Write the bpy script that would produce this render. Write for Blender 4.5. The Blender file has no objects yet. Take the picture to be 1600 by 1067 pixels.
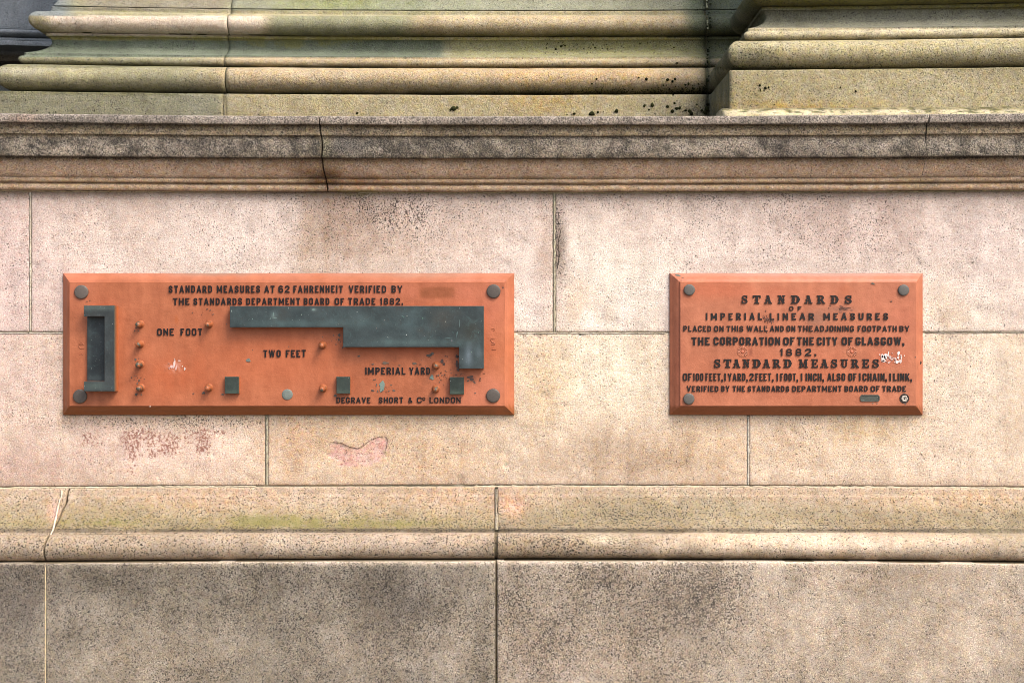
import bpy, bmesh, math, random
import numpy as np

S = bpy.context.scene
COL = S.collection
# ------------------------------------------------------------------ camera, sky, sun, exposure
PX = 584.0          # photograph pixels per metre on the plane of the wall (y = 0)
D = 3.5             # camera distance from the wall
CX, CY, CZ = 800.0, 533.5, 1.5
cam_d = bpy.data.cameras.new('camera'); cam = bpy.data.objects.new('camera', cam_d); COL.objects.link(cam)
cam.location = (0, -D, CZ); cam.rotation_euler = (math.radians(90), 0, 0)
cam_d.sensor_width = 36; cam_d.lens = 36 * D / (1600 / PX)
cam_d.clip_start = 0.05; cam_d.clip_end = 500
S.camera = cam
SUN_EL, SUN_AZ = 50.0, 46.0     # azimuth to the right of the wall's normal
W = bpy.data.worlds.new('World'); S.world = W; W.use_nodes = True
wn = W.node_tree.nodes; wn.clear()
sky = wn.new('ShaderNodeTexSky'); sky.sky_type = 'NISHITA'; sky.sun_disc = False
sky.sun_elevation = math.radians(SUN_EL); sky.sun_rotation = math.radians(180 - SUN_AZ)
sky.dust_density = 6.0; sky.air_density = 1.0; sky.ozone_density = 0.6
bg = wn.new('ShaderNodeBackground'); bg.inputs[1].default_value = 0.15
wo = wn.new('ShaderNodeOutputWorld')
W.node_tree.links.new(sky.outputs[0], bg.inputs[0]); W.node_tree.links.new(bg.outputs[0], wo.inputs[0])
sun_d = bpy.data.lights.new('sun', 'SUN'); sun_d.energy = 1.3; sun_d.angle = math.radians(22); sun_d.color = (1, 0.95, 0.88)
sun = bpy.data.objects.new('sun', sun_d); COL.objects.link(sun); sun.location = (3, -5, 6)
e_, a_ = math.radians(SUN_EL), math.radians(SUN_AZ)
from mathutils import Vector
sdir = Vector((math.sin(a_) * math.cos(e_), -math.cos(a_) * math.cos(e_), math.sin(e_)))
sun.rotation_euler = sdir.to_track_quat('Z', 'Y').to_euler()
vs = S.view_settings
vs.view_transform = 'Standard'; vs.look = 'None'; vs.gamma = 1; vs.use_curve_mapping = False
vs.exposure = 1.15
S.cycles.filter_width = 0.9

K = 0.60            # sunlit display value -> base colour

# ------------------------------------------------------------------ helpers
rnd = random.Random(7)
def X(px, Y=0.0): return (px - CX) / PX * (D + Y) / D
def Z(py, Y=0.0): return CZ + (CY - py) / PX * (D + Y) / D
def pxy(P):
    k = D / (D + P[..., 1])
    return CX + P[..., 0] * PX * k, CY - (P[..., 2] - CZ) * PX * k

def lin(c):
    c = np.asarray(c, float) / 255.0
    return np.where(c <= 0.04045, c / 12.92, ((c + 0.055) / 1.055) ** 2.4)

def vnoise(x, y, seed=0):
    xi = np.floor(x).astype(np.int64); yi = np.floor(y).astype(np.int64)
    fx = x - xi; fy = y - yi
    fx = fx * fx * (3 - 2 * fx); fy = fy * fy * (3 - 2 * fy)
    def h(a, b):
        n = (a * 374761393 + b * 668265263 + seed * 1274126177) & 0xffffffff
        n = ((n ^ (n >> 13)) * 1103515245) & 0xffffffff
        n = n ^ (n >> 16)
        return (n & 0xffff) / 65535.0
    return (h(xi, yi) * (1 - fx) + h(xi + 1, yi) * fx) * (1 - fy) + (h(xi, yi + 1) * (1 - fx) + h(xi + 1, yi + 1) * fx) * fy
def fbm(x, y, s, seed=0, o=4):
    r = 0; a = 0.5; t = 0
    for k in range(o):
        r = r + a * vnoise(x * s, y * s, seed + k * 17); t += a; a *= 0.55; s *= 2.03
    return r / t

WORLD = {}
def put(o, parent, loc):
    COL.objects.link(o)
    if parent is not None:
        o.parent = parent; o.location = Vector(loc) - WORLD[parent.name]
    else:
        o.location = loc
    WORLD[o.name] = Vector(loc)
    return o
def props(o, label=None, cat=None, group=None, kind=None):
    for k, v in (('label', label), ('category', cat), ('group', group), ('kind', kind)):
        if v: o[k] = v
    return o
def empty(name, loc, parent=None):
    o = bpy.data.objects.new(name, None); o.empty_display_size = 0.1
    return put(o, parent, loc)
def mesh(name, V, F, mats, parent=None, col=None, msk=None, fm=None, smooth=True, origin=None):
    """one mesh object from world-space vertices; col / msk are per-vertex colour layers"""
    V = np.asarray(V, float).reshape(-1, 3)
    if origin is None:
        lo, hi = V.min(0), V.max(0); origin = ((lo[0] + hi[0]) / 2, (lo[1] + hi[1]) / 2, lo[2])
    L = V - np.asarray(origin)
    me = bpy.data.meshes.new(name); me.from_pydata(L.tolist(), [], F)
    for m in (mats if isinstance(mats, (list, tuple)) else [mats]): me.materials.append(m)
    if fm is not None: me.polygons.foreach_set('material_index', np.asarray(fm, np.int32))
    me.polygons.foreach_set('use_smooth', np.full(len(me.polygons), bool(smooth)))
    for nm, arr in (('Col', col), ('Msk', msk)):
        if arr is not None:
            a = me.attributes.new(nm, 'FLOAT_COLOR', 'POINT')
            b = np.ones((len(V), 4), np.float32); b[:, :3] = arr
            a.data.foreach_set('color', b.ravel())
    me.update()
    return put(bpy.data.objects.new(name, me), parent, origin)

# ------------------------------------------------------------------ materials
def newmat(name):
    m = bpy.data.materials.new(name); m.use_nodes = True
    nt = m.node_tree; nt.nodes.clear()
    out = nt.nodes.new('ShaderNodeOutputMaterial'); b = nt.nodes.new('ShaderNodeBsdfPrincipled')
    nt.links.new(b.outputs[0], out.inputs[0])
    return m, nt, b
def N(nt, t, **kw):
    n = nt.nodes.new(t)
    for k, v in kw.items():
        if k.startswith('i_'):
            n.inputs[int(k[2:])].default_value = v
        else: setattr(n, k, v)
    return n
def link(nt, a, b): nt.links.new(a, b)
def noise(nt, co, scale, detail=2, rough=0.5, dist=0.0):
    n = nt.nodes.new('ShaderNodeTexNoise'); n.inputs['Scale'].default_value = scale
    n.inputs['Detail'].default_value = detail; n.inputs['Roughness'].default_value = rough
    n.inputs['Distortion'].default_value = dist
    link(nt, co, n.inputs['Vector']); return n.outputs[0]
def mrange(nt, v, a, b, c, d, smooth=False):
    n = nt.nodes.new('ShaderNodeMapRange')
    if smooth: n.interpolation_type = 'SMOOTHSTEP'
    for i, q in zip((1, 2, 3, 4), (a, b, c, d)):
        if hasattr(q, 'links'): link(nt, q, n.inputs[i])
        else: n.inputs[i].default_value = q
    link(nt, v, n.inputs[0]); return n.outputs[0]
def math_(nt, op, a, b=0.0, c=None):
    n = nt.nodes.new('ShaderNodeMath'); n.operation = op
    for i, q in enumerate((a, b) if c is None else (a, b, c)):
        if hasattr(q, 'links'): link(nt, q, n.inputs[i])
        else: n.inputs[i].default_value = q
    return n.outputs[0]
def mixc(nt, f, a, b, mode='MIX'):
    n = nt.nodes.new('ShaderNodeMix'); n.data_type = 'RGBA'; n.blend_type = mode
    if hasattr(f, 'links'): link(nt, f, n.inputs[0])
    else: n.inputs[0].default_value = f
    for i, q in ((6, a), (7, b)):
        if hasattr(q, 'links'): link(nt, q, n.inputs[i])
        else: n.inputs[i].default_value = (*q, 1)
    return n.outputs[2]
def scalec(nt, c, f):
    n = nt.nodes.new('ShaderNodeVectorMath'); n.operation = 'SCALE'
    link(nt, c, n.inputs[0])
    if hasattr(f, 'links'): link(nt, f, n.inputs[3])
    else: n.inputs[3].default_value = f
    return n.outputs[0]

def stone_material(name, grain=250, bumpd=0.0016, grainamp=0.3, speckscale=185, dark=0.25, light=.25):
    m, nt, b = newmat(name)
    tc = N(nt, 'ShaderNodeTexCoord').outputs['Object']
    a = N(nt, 'ShaderNodeAttribute', attribute_name='Col'); k = N(nt, 'ShaderNodeAttribute', attribute_name='Msk')
    sep = N(nt, 'ShaderNodeSeparateColor'); link(nt, k.outputs[0], sep.inputs[0])
    col = a.outputs[0]
    n1 = noise(nt, tc, 22, 5, 0.6)
    col = scalec(nt, col, mrange(nt, n1, 0.3, 0.7, 0.84, 1.16))
    # warm / cool drift between grains
    n2 = noise(nt, tc, 70, 3, 0.6)
    col = mixc(nt, mrange(nt, n2, 0.35, 0.65, 0.0, 0.35), col, scalec(nt, col, 1.0)) 
    hs = N(nt, 'ShaderNodeHueSaturation'); link(nt, col, hs.inputs['Color'])
    link(nt, mrange(nt, noise(nt, tc, 130, 2, 0.6), 0.3, 0.7, 0.478, 0.522), hs.inputs['Hue'])
    link(nt, mrange(nt, n2, 0.3, 0.7, 0.75, 1.25), hs.inputs['Saturation'])
    col = hs.outputs[0]
    g = noise(nt, tc, grain, 2, 0.75)
    col = scalec(nt, col, mrange(nt, g, 0.3, 0.7, 1 - grainamp, 1 + grainamp))
    sp = noise(nt, tc, speckscale, 2, 0.7)
    t = mrange(nt, sep.outputs[0], 0, 1, 0.655, 0.45)
    ms = mrange(nt, sp, t, math_(nt, 'ADD', t, 0.05), 0, 1, True)
    col = mixc(nt, ms, col, scalec(nt, col, mrange(nt, n2, .35, .65, dark * .7, dark * 1.7)))
    sp2 = noise(nt, tc, 120, 2, 0.7)
    ms2 = mrange(nt, math_(nt, 'ADD', sp2, math_(nt, 'MULTIPLY', sep.outputs[0], 0.04)), .70, .735, 0, .8, True)
    col = mixc(nt, ms2, col, scalec(nt, col, dark))
    lt = mrange(nt, noise(nt, tc, 260, 2, 0.8), .58, .66, 0, 1, True)
    col = mixc(nt, lt, col, scalec(nt, col, 1 + light))
    # red flecks
    rf = noise(nt, tc, 150, 3, 0.75, 0.3)
    rt = mrange(nt, sep.outputs[1], 0, 1, 0.80, 0.455)
    mr = mrange(nt, rf, rt, math_(nt, 'ADD', rt, 0.09), 0, .85, True)
    col = mixc(nt, mr, col, tuple(lin((150, 92, 78)) * K))
    # green algae, breaking up into grains
    ga = noise(nt, tc, 140, 4, 0.85)
    gm = mrange(nt, math_(nt, 'ADD', ga, math_(nt, 'MULTIPLY', sep.outputs[2], 0.55)), 0.66, 1.05, 0, 0.62, True)
    col = mixc(nt, gm, col, mixc(nt, noise(nt, tc, 60, 2), tuple(lin((118, 116, 58)) * K), tuple(lin((158, 154, 88)) * K)))
    link(nt, col, b.inputs['Base Color']); b.inputs['Roughness'].default_value = 0.9
    b.inputs['Specular IOR Level'].default_value = 0.25
    h = math_(nt, 'ADD', math_(nt, 'MULTIPLY', g, 0.9), math_(nt, 'MULTIPLY', ms, -0.55))
    h = math_(nt, 'ADD', h, math_(nt, 'MULTIPLY', n2, 1.1))
    bp = N(nt, 'ShaderNodeBump'); bp.inputs['Strength'].default_value = 1.0; bp.inputs['Distance'].default_value = bumpd
    link(nt, h, bp.inputs['Height']); link(nt, bp.outputs[0], b.inputs['Normal'])
    return m
M_granite = stone_material('pink granite', 300, 0.0017, 0.29, 240, 0.20)
M_gritty = stone_material('soot stained granite', 300, 0.0018, 0.42, 250, 0.34, .5)
M_sand = stone_material('olive sandstone', 290, 0.0024, 0.36, 220, 0.30, .2)
M_mortar = stone_material('lime mortar', 240, 0.0014, 0.25, 150, 0.4)

def attr_material(name, rough, bumpd, bs=400, amp=0.08, spec=0.5, metal=0.0, midscale=30, midamp=0.08, streak=False):
    m, nt, b = newmat(name)
    tc = N(nt, 'ShaderNodeTexCoord').outputs['Object']
    a = N(nt, 'ShaderNodeAttribute', attribute_name='Col')
    col = a.outputs[0]
    n1 = noise(nt, tc, midscale, 5, 0.65, 0.6)
    col = scalec(nt, col, mrange(nt, n1, 0.3, 0.7, 1 - midamp, 1 + midamp))
    g = noise(nt, tc, bs, 3, 0.6)
    col = scalec(nt, col, mrange(nt, g, 0.3, 0.7, 1 - amp, 1 + amp))
    if streak:
        col = scalec(nt, col, .8)
        pat = noise(nt, tc, 45, 6, 0.75, 1.2)
        col = mixc(nt, mrange(nt, pat, 0.50, 0.72, 0, 0.55, True), col, tuple(lin((72, 96, 98)) * K))
        d2 = noise(nt, tc, 18, 5, 0.7, 0.5)
        col = mixc(nt, mrange(nt, d2, 0.5, 0.7, 0, 0.55, True), col, tuple(lin((58, 60, 56)) * K))
        sc = noise(nt, tc, 300, 1, 0.5)
        col = mixc(nt, mrange(nt, sc, 0.74, 0.78, 0, 0.8), col, tuple(lin((175, 185, 180)) * K))
    link(nt, col, b.inputs['Base Color'])
    link(nt, mrange(nt, n1, 0.3, 0.7, rough - 0.08, rough + 0.08), b.inputs['Roughness'])
    b.inputs['Specular IOR Level'].default_value = spec; b.inputs['Metallic'].default_value = metal
    h = math_(nt, 'ADD', math_(nt, 'MULTIPLY', g, 0.5), math_(nt, 'MULTIPLY', noise(nt, tc, 90, 3, 0.6), 1.2))
    bp = N(nt, 'ShaderNodeBump'); bp.inputs['Strength'].default_value = 1.0; bp.inputs['Distance'].default_value = bumpd
    link(nt, h, bp.inputs['Height']); link(nt, bp.outputs[0], b.inputs['Normal'])
    return m
M_paint = attr_material('terracotta paint', 0.5, 0.0007, 300, 0.06, 0.35, 0, 40, 0.08)
M_bronze = attr_material('green bronze', 0.5, 0.0004, 300, 0.12, 0.4, 0.0, 25, 0.12, True)
M_dull = attr_material('dull metal', 0.55, 0.0005, 350, 0.12, 0.4)
M_black = attr_material('black letter paint', 0.5, 0.0004, 350, 0.25, 0.35)
M_moss = attr_material('dark moss', 0.95, 0.002, 300, 0.4, 0.1)
def flat_col(n, rgb): return np.tile(lin(rgb) * K, (n, 1))
ORANGE = (182, 107, 72)
PEGXY = [(219, 506, 9), (219, 537, 9), (219, 569, 10), (220, 606, 11), (327, 506, 8), (327, 606, 9), (504, 539, 9), (505, 607, 9), (681, 571, 10), (681, 608, 10), (127, 456, 13), (771, 455, 13), (125, 619, 13), (770, 618, 13), (1077, 453, 11), (1411, 453, 11), (1076, 623, 11), (1413, 623, 10)]
def orange_col(V):
    """faded paint: colour by place on the plate (pinker and chalkier upward, bottom bevel later painted browner for its shade)"""
    px, py = pxy(V)
    c = np.tile(np.array(ORANGE, float), (len(V), 1))
    f = fbm(V[:, 0], V[:, 2], 6, 5)[:, None]; g = fbm(V[:, 0], V[:, 2], 25, 9)[:, None]
    c += (f - 0.5) * np.array([30, 26, 26]) + (g - 0.5) * np.array([18, 14, 12])
    st = fbm(px * 6, py, 0.02, 77, 4)[:, None]; mt = fbm(px, py, 0.07, 78, 5)[:, None]
    c += (st - .5) * np.array([24, 20, 18]) + (mt - .5) * np.array([26, 20, 16])
    for bx, by, rw in PEGXY:      # rubbed grime round the pegs
        w = np.exp(-(((px - bx) / rw) ** 2 + ((py - by - 3) / rw) ** 2))[:, None] * .45 * (.4 + mt)
        c = c * (1 - w) + np.array([140, 76, 44]) * w
    right = (px > 900)[:, None]
    c = np.where(right, c + np.array([8, 9, 12]), c)
    return c, px, py
def blobs(c, px, py, lst, seed=3):
    n = fbm(px, py, 0.022, seed, 6); st = fbm(px * 8, py, 0.006, seed + 40, 5)
    for (x, y, rx, ry, rgb, s) in lst:
        w = np.exp(-(((px - x) / (rx * 1.15)) ** 2 + ((py - y) / (ry * 1.15)) ** 2))
        w = np.clip(w + (n - .5) * 1.1 * np.sqrt(w) + (st - .5) * 1.1 * np.sqrt(w), 0, 1) * s * .85
        w = np.clip(w, 0, 1)[:, None]
        c = c * (1 - w) + np.array(rgb, float) * w
    return c
def blobm(v, px, py, lst, seed=4):
    n = fbm(px, py, 0.035, seed, 6); st = fbm(px * 6, py, 0.008, seed + 44, 5)
    for (x, y, rx, ry, s) in lst:
        w = np.exp(-(((px - x) / rx) ** 2 + ((py - y) / ry) ** 2))
        w = np.clip(w + (n - .5) * 1.2 * np.sqrt(w) + (st - .5) * 1.2 * np.sqrt(w), 0, 1.2) * s
        v = v + w
    return v

# ------------------------------------------------------------------ stone building machinery
def arc(cx, cz, rx, rz, a0, a1, n):
    return [(cx - rx * math.cos(math.radians(a0 + (a1 - a0) * i / n)), cz + rz * math.sin(math.radians(a0 + (a1 - a0) * i / n))) for i in range(n + 1)]
def refine(prof, r=0.003, step=0.011):
    """round every sharp vertex a little and subdivide long runs"""
    P = [Vector(p) for p in prof]; out = [P[0]]
    for i in range(1, len(P) - 1):
        a, b, c = P[i - 1], P[i], P[i + 1]
        d1, d2 = (a - b), (c - b)
        l1, l2 = d1.length, d2.length
        if l1 < 1e-6 or l2 < 1e-6: continue
        ang = math.degrees(d1.angle(d2))
        if ang < 150:
            rr = min(r, l1 * 0.4, l2 * 0.4)
            p, q = b + d1 / l1 * rr, b + d2 / l2 * rr
            out += [p, (p + q) / 2 * 0.5 + b * 0.5, q]
        else: out.append(b)
    out.append(P[-1])
    res = [out[0]]
    for a, b in zip(out, out[1:]):
        n = max(1, int(math.ceil((b - a).length / step)))
        for k in range(1, n + 1): res.append(a.lerp(b, k / n))
    return np.array([(p.x, p.y) for p in res])
def straight(x0, x1, y=0.0, step=0.011, r=0.004):
    L = x1 - x0; e = [0, r * 0.12, r * 0.45, r, r * 2]
    n = max(2, int(L / step))
    mid = np.linspace(x0 + 3 * r, x1 - 3 * r, n)
    xs = [x0 + q for q in e] + list(mid) + [x1 - q for q in reversed(e)]
    return np.array([(x, y, 0, 1) for x in xs])
def bent(pts, step=0.011):
    """pts: (x,y,mx,my) corners of a path; runs between are subdivided, keeping each run's own inset direction"""
    out = []
    for (a, b) in zip(pts, pts[1:]):
        L = math.hypot(b[0] - a[0], b[1] - a[1]); dx, dy = (b[0] - a[0]) / L, (b[1] - a[1]) / L
        n = max(2, int(L / step))
        for k in range(n + 1):
            t = k / n
            x, y = a[0] + (b[0] - a[0]) * t, a[1] + (b[1] - a[1]) * t
            mm = (a[2] + (b[2] - a[2]) * t, a[3] + (b[3] - a[3]) * t)
            out.append((x, y, mm[0], mm[1]))
    keep = [out[0]]
    for p in out[1:]:
        if math.hypot(p[0] - keep[-1][0], p[1] - keep[-1][1]) > 1e-5: keep.append(p)
    return np.array(keep)
def lens_bow(V):
    """bows the courses away from camera height toward the wall ends, imitating lens pincushion"""
    V[:, 2] += (V[:, 2] - CZ) * 0.0074 * np.clip(V[:, 0], -2, 2) ** 2
    return V
def sweep(name, prof, path, mat, paintf, parent, inset=0.0, back=0.2, r=0.004, amp=0.0009, ends=None, seed=1, raw=False, label=None, joint=None):
    nr, nc = len(prof), len(path)
    o = prof[:, 0][:, None] + inset + np.zeros((nr, nc)); z = prof[:, 1][:, None] + np.zeros((nr, nc))
    s = np.concatenate([[0], np.cumsum(np.hypot(np.diff(path[:, 0]), np.diff(path[:, 1])))])
    t = np.concatenate([[0], np.cumsum(np.hypot(np.diff(prof[:, 0]), np.diff(prof[:, 1])))])
    Sg, Tg = np.meshgrid(s + seed * 3.7, t)
    if not raw:
        d = np.minimum(s, s[-1] - s); dd = np.clip(r - d, 0, r)
        o = o + (r - np.sqrt(np.maximum(r * r - dd * dd, 0)))[None, :]
        n = fbm(Sg, Tg, 14, seed, 3) - 0.5; n2 = fbm(Sg, Tg, 70, seed + 5, 2) - 0.5
        o = o + n * amp * 2.2 + n2 * amp
        ch = np.clip(fbm(Sg, Tg, 32, seed + 9, 3) - 0.70, 0, 1) * 0.02     # little chips
        o = o + ch
        z = z + (fbm(Sg, Tg * 0 + 1, 9, seed + 3, 3) - 0.5)[...] * amp * 1.6
    x = path[:, 0][None, :] + path[:, 2][None, :] * o
    y = path[:, 1][None, :] + path[:, 3][None, :] * o
    if joint is not None:                                                 # crooked joints: shift the ends by a function of height
        for side, fn in joint.items():
            w = np.clip(1 - (s if side == 'l' else s[-1] - s) / 0.15, 0, 1)[None, :]
            x = x + fn(z) * w
    V = np.stack([x, y, z], -1).reshape(-1, 3)
    V = lens_bow(V)
    col, msk = paintf(V)
    idx = np.arange(nr * nc).reshape(nr, nc)
    F = np.stack([idx[:-1, :-1], idx[1:, :-1], idx[1:, 1:], idx[:-1, 1:]], -1).reshape(-1, 4).tolist()
    # back and ends
    bi = len(V)
    bt = np.stack([path[:, 0] + path[:, 2] * (back + inset), path[:, 1] + path[:, 3] * (back + inset), V.reshape(nr, nc, 3)[0, :, 2]], -1)
    bb = bt.copy(); bb[:, 2] = V.reshape(nr, nc, 3)[-1, :, 2]
    V = np.concatenate([V, bt, bb])
    col = np.concatenate([col, col.reshape(nr, nc, 3)[0], col.reshape(nr, nc, 3)[-1]])
    msk = np.concatenate([msk, msk.reshape(nr, nc, 3)[0], msk.reshape(nr, nc, 3)[-1]])
    T = bi + np.arange(nc); B = bi + nc + np.arange(nc)
    for j in range(nc - 1):
        F.append([int(T[j]), int(idx[0, j]), int(idx[0, j + 1]), int(T[j + 1])])
        F.append([int(idx[-1, j]), int(B[j]), int(B[j + 1]), int(idx[-1, j + 1])])
    F.append([int(q) for q in idx[:, 0][::-1]] + [int(T[0]), int(B[0])])
    F.append([int(q) for q in idx[:, -1]] + [int(B[-1]), int(T[-1])])
    ob = mesh(name, V, F, mat, parent, col, msk)
    if label: ob['label'] = label
    return ob

# ------------------------------------------------------------------ stone colours (stains place by place, some light and shade painted in)
def finish(c): return np.clip(lin(np.clip(c, 0, 250)) * K, 0.004, 0.75)
def rel(px, a, b): return np.clip((px - a) / (b - a), 0, 1)
def paint_wall(V):
    px, py = pxy(V); n = len(px)
    up = py < 520
    c = np.where(up[:, None], np.array([236., 216, 204]), np.array([234., 210, 184]))
    f = fbm(px, py, 0.006, 21); g = fbm(px, py, 0.022, 22)
    c = c + (f - 0.5)[:, None] * np.array([26, 30, 34]) + (g - 0.5)[:, None] * np.array([34, 34, 34])
    c = blobs(c, px, py, [
        (0, 400, 90, 200, (236, 208, 202), 0.9), (200, 340, 150, 50, (224, 198, 182), 0.6),
        (515, 320, 40, 75, (184, 158, 142), 1.0), (495, 400, 30, 60, (206, 182, 160), 0.8), (590, 400, 60, 40, (205, 180, 158), 0.7),
        (660, 370, 90, 60, (212, 186, 168), 0.6), (545, 370, 12, 60, (186, 158, 138), .8), (575, 345, 16, 50, (192, 166, 148), .7), (478, 372, 12, 50, (196, 168, 144), .7), (610, 330, 14, 36, (196, 172, 156), .6), (508, 350, 9, 80, (176, 148, 126), .8), (970, 420, 90, 70, (250, 236, 220), 1.2), (1000, 360, 60, 40, (240, 218, 206), 0.8),
        (874, 380, 9, 55, (160, 142, 128), 1.2), (850, 400, 14, 70, (205, 176, 158), 0.8), (905, 470, 30, 30, (222, 190, 160), 0.6),
        (1330, 350, 110, 50, (206, 180, 168), 0.8), (1180, 330, 70, 30, (212, 190, 178), 0.7), (1540, 370, 70, 60, (234, 214, 206), 0.8),
        (1290, 412, 200, 10, (206, 190, 178), 0.6), (560, 415, 220, 10, (216, 200, 186), 0.6),
        (60, 640, 120, 120, (232, 202, 190), 0.8), (260, 700, 150, 40, (248, 216, 200), 1.0), (50, 730, 90, 30, (205, 172, 158), 0.8),
        (560, 700, 130, 50, (222, 188, 150), 0.8), (460, 690, 30, 50, (208, 168, 132), 0.7), (680, 720, 60, 40, (218, 184, 150), 0.8),
        (950, 580, 90, 60, (250, 232, 206), 1.1), (850, 600, 40, 60, (230, 200, 160), 0.7), (1010, 715, 90, 35, (180, 152, 124), 0.9),
        (880, 720, 70, 30, (205, 178, 150), 0.7), (1100, 700, 60, 40, (218, 186, 150), 0.8), (1260, 700, 90, 40, (220, 190, 160), 0.8),
        (1360, 670, 60, 20, (228, 196, 150), 0.8), (1530, 600, 90, 90, (240, 220, 198), 0.9), (1480, 700, 60, 50, (238, 214, 190), 0.8),
        (1465, 480, 40, 40, (232, 208, 178), 0.6)])
    st = fbm(px * 7, py, 0.006, 25, 5); c = c + (st - .5)[:, None] * np.array([22, 24, 26])
    # darker just below the string course and just above the plinth
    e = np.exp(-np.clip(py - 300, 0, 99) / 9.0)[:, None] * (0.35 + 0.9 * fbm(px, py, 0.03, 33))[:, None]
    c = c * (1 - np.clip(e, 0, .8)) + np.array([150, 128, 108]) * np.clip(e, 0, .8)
    e = np.exp(-np.clip(757 - py, 0, 99) / 12.0)[:, None] * 0.45
    c = c * (1 - e) + np.array([190, 160, 134]) * e
    e = np.exp(-np.clip(py - 648, 0, 99) / 9.0) * (((px > 96) & (px < 808)) | ((px > 1042) & (px < 1446))) * (py > 640) * 0.7  # soft shadow beneath each plaque, painted into the wall colour
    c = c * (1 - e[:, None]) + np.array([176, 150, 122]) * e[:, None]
    gr = c.mean(1, keepdims=True); c = gr + (c - gr) * .88
    spk = np.full(n, 0.12) + 0.3 * (g - 0.4) + .25 * (f - .5)
    spk = blobm(spk, px, py, [(640, 350, 90, 40, .25), (520, 330, 80, 60, .16), (700, 330, 150, 40, .22), (1300, 350, 250, 60, .2), (1000, 315, 300, 18, .25),
                              (40, 440, 70, 90, .15), (873, 380, 9, 60, .4), (1560, 400, 60, 60, .12), (230, 660, 180, 12, .45), (560, 318, 80, 14, .16), (960, 600, 60, 60, -.06)])
    red = blobm(np.zeros(n), px, py, [(205, 690, 75, 30, .58), (270, 678, 70, 26, .5), (335, 683, 32, 20, .7), (300, 704, 60, 14, .35), (150, 680, 40, 30, .4), (240, 712, 30, 8, .7), (225, 740, 60, 10, .3), (205, 735, 30, 12, .3), (130, 690, 30, 20, .3), (530, 350, 30, 20, .3)])
    m = inpoly(px, py, SPALL)
    mm = (m * np.clip(.35 + 1.1 * fbm(px, py, .15, 91, 4), 0, 1))[:, None]; c = c * (1 - mm) + np.array([228., 186, 172]) * mm; red = np.where(m, 0.62, red); spk = np.where(m, 0.12, spk)
    V[:, 1] += m * 0.0022
    grn = blobm(np.zeros(n), px, py, [(540, 303, 90, 7, .6), (866, 305, 40, 5, .2)])
    return finish(c), np.stack([np.clip(spk, 0, 1), np.clip(red, 0, 1), np.clip(grn, 0, 1)], -1)
SPALL = [(520, 691), (533, 692), (546, 698), (558, 701), (566, 698), (577, 689), (590, 683), (602, 682), (606, 687), (604, 700), (600, 710), (594, 722), (580, 727), (560, 728), (535, 731), (527, 728), (524, 720), (512, 715), (518, 705)]
def inpoly(px, py, P):
    r = np.zeros(len(px), bool); j = len(P) - 1
    for i in range(len(P)):
        xi, yi = P[i]; xj, yj = P[j]
        c = ((yi > py) != (yj > py)) & (px < (xj - xi) * (py - yi) / (yj - yi + 1e-9) + xi)
        r ^= c; j = i
    return r
def bandmix(c, py, y0, y1, rgb, px=None, soft=1.0):
    w = np.clip((py - y0) / soft + .5, 0, 1) * np.clip((y1 - py) / soft + .5, 0, 1)
    return c * (1 - w[:, None]) + np.array(rgb, float) * w[:, None], w
def paint_cornice(V):
    px, py = pxy(V); n = len(px)
    c = np.tile(np.array([218., 188, 160]), (n, 1))
    f = fbm(px, py * 2, 0.008, 41); g = .6 * fbm(px * .7, py, 0.09, 42, 6) + .4 * fbm(px, py, .03, 43, 5)
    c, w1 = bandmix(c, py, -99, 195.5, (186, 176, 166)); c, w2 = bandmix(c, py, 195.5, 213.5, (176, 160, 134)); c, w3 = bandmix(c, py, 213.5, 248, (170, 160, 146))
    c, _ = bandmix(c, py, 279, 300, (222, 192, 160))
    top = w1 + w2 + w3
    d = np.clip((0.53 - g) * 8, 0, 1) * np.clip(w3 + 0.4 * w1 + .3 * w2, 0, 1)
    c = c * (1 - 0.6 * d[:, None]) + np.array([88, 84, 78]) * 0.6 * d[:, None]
    c += ((f - 0.5)[:, None] * np.array([26, 22, 20])) + ((g - 0.5)[:, None] * np.array([40, 38, 34]))
    c = blobs(c, px, py, [(40, 190, 18, 9, (192, 168, 152), .9), (505, 278, 24, 14, (92, 66, 42), 1.0), (470, 262, 30, 12, (150, 112, 84), .5), (560, 284, 40, 7, (150, 104, 72), .6),
                          (545, 228, 34, 18, (100, 98, 96), .7), (1380, 228, 12, 7, (215, 200, 185), .9), (800, 230, 120, 12, (160, 148, 132), .5), (1440, 288, 22, 9, (170, 150, 118), .7),
                          (508, 230, 8, 18, (200, 190, 150), .7), (1160, 222, 12, 10, (205, 190, 172), .7), (1260, 235, 70, 12, (110, 100, 94), .5), (300, 232, 90, 14, (112, 104, 98), .6)])
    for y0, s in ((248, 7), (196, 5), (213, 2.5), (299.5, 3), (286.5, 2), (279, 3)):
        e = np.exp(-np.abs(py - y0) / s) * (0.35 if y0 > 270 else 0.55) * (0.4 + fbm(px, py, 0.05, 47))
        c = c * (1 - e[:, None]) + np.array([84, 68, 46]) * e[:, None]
    spk = 0.28 + 0.5 * w1 + 0.4 * w2 + 0.60 * w3 + 0.8 * (0.5 - g) * w3
    grn = blobm(np.zeros(n), px, py, [(540, 300, 60, 4, .9), (860, 300, 300, 3, .3), (500, 190, 20, 8, .2)])
    return finish(c), np.stack([np.clip(spk, 0, 1), 0 * spk, np.clip(grn, 0, 1)], -1)
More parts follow.
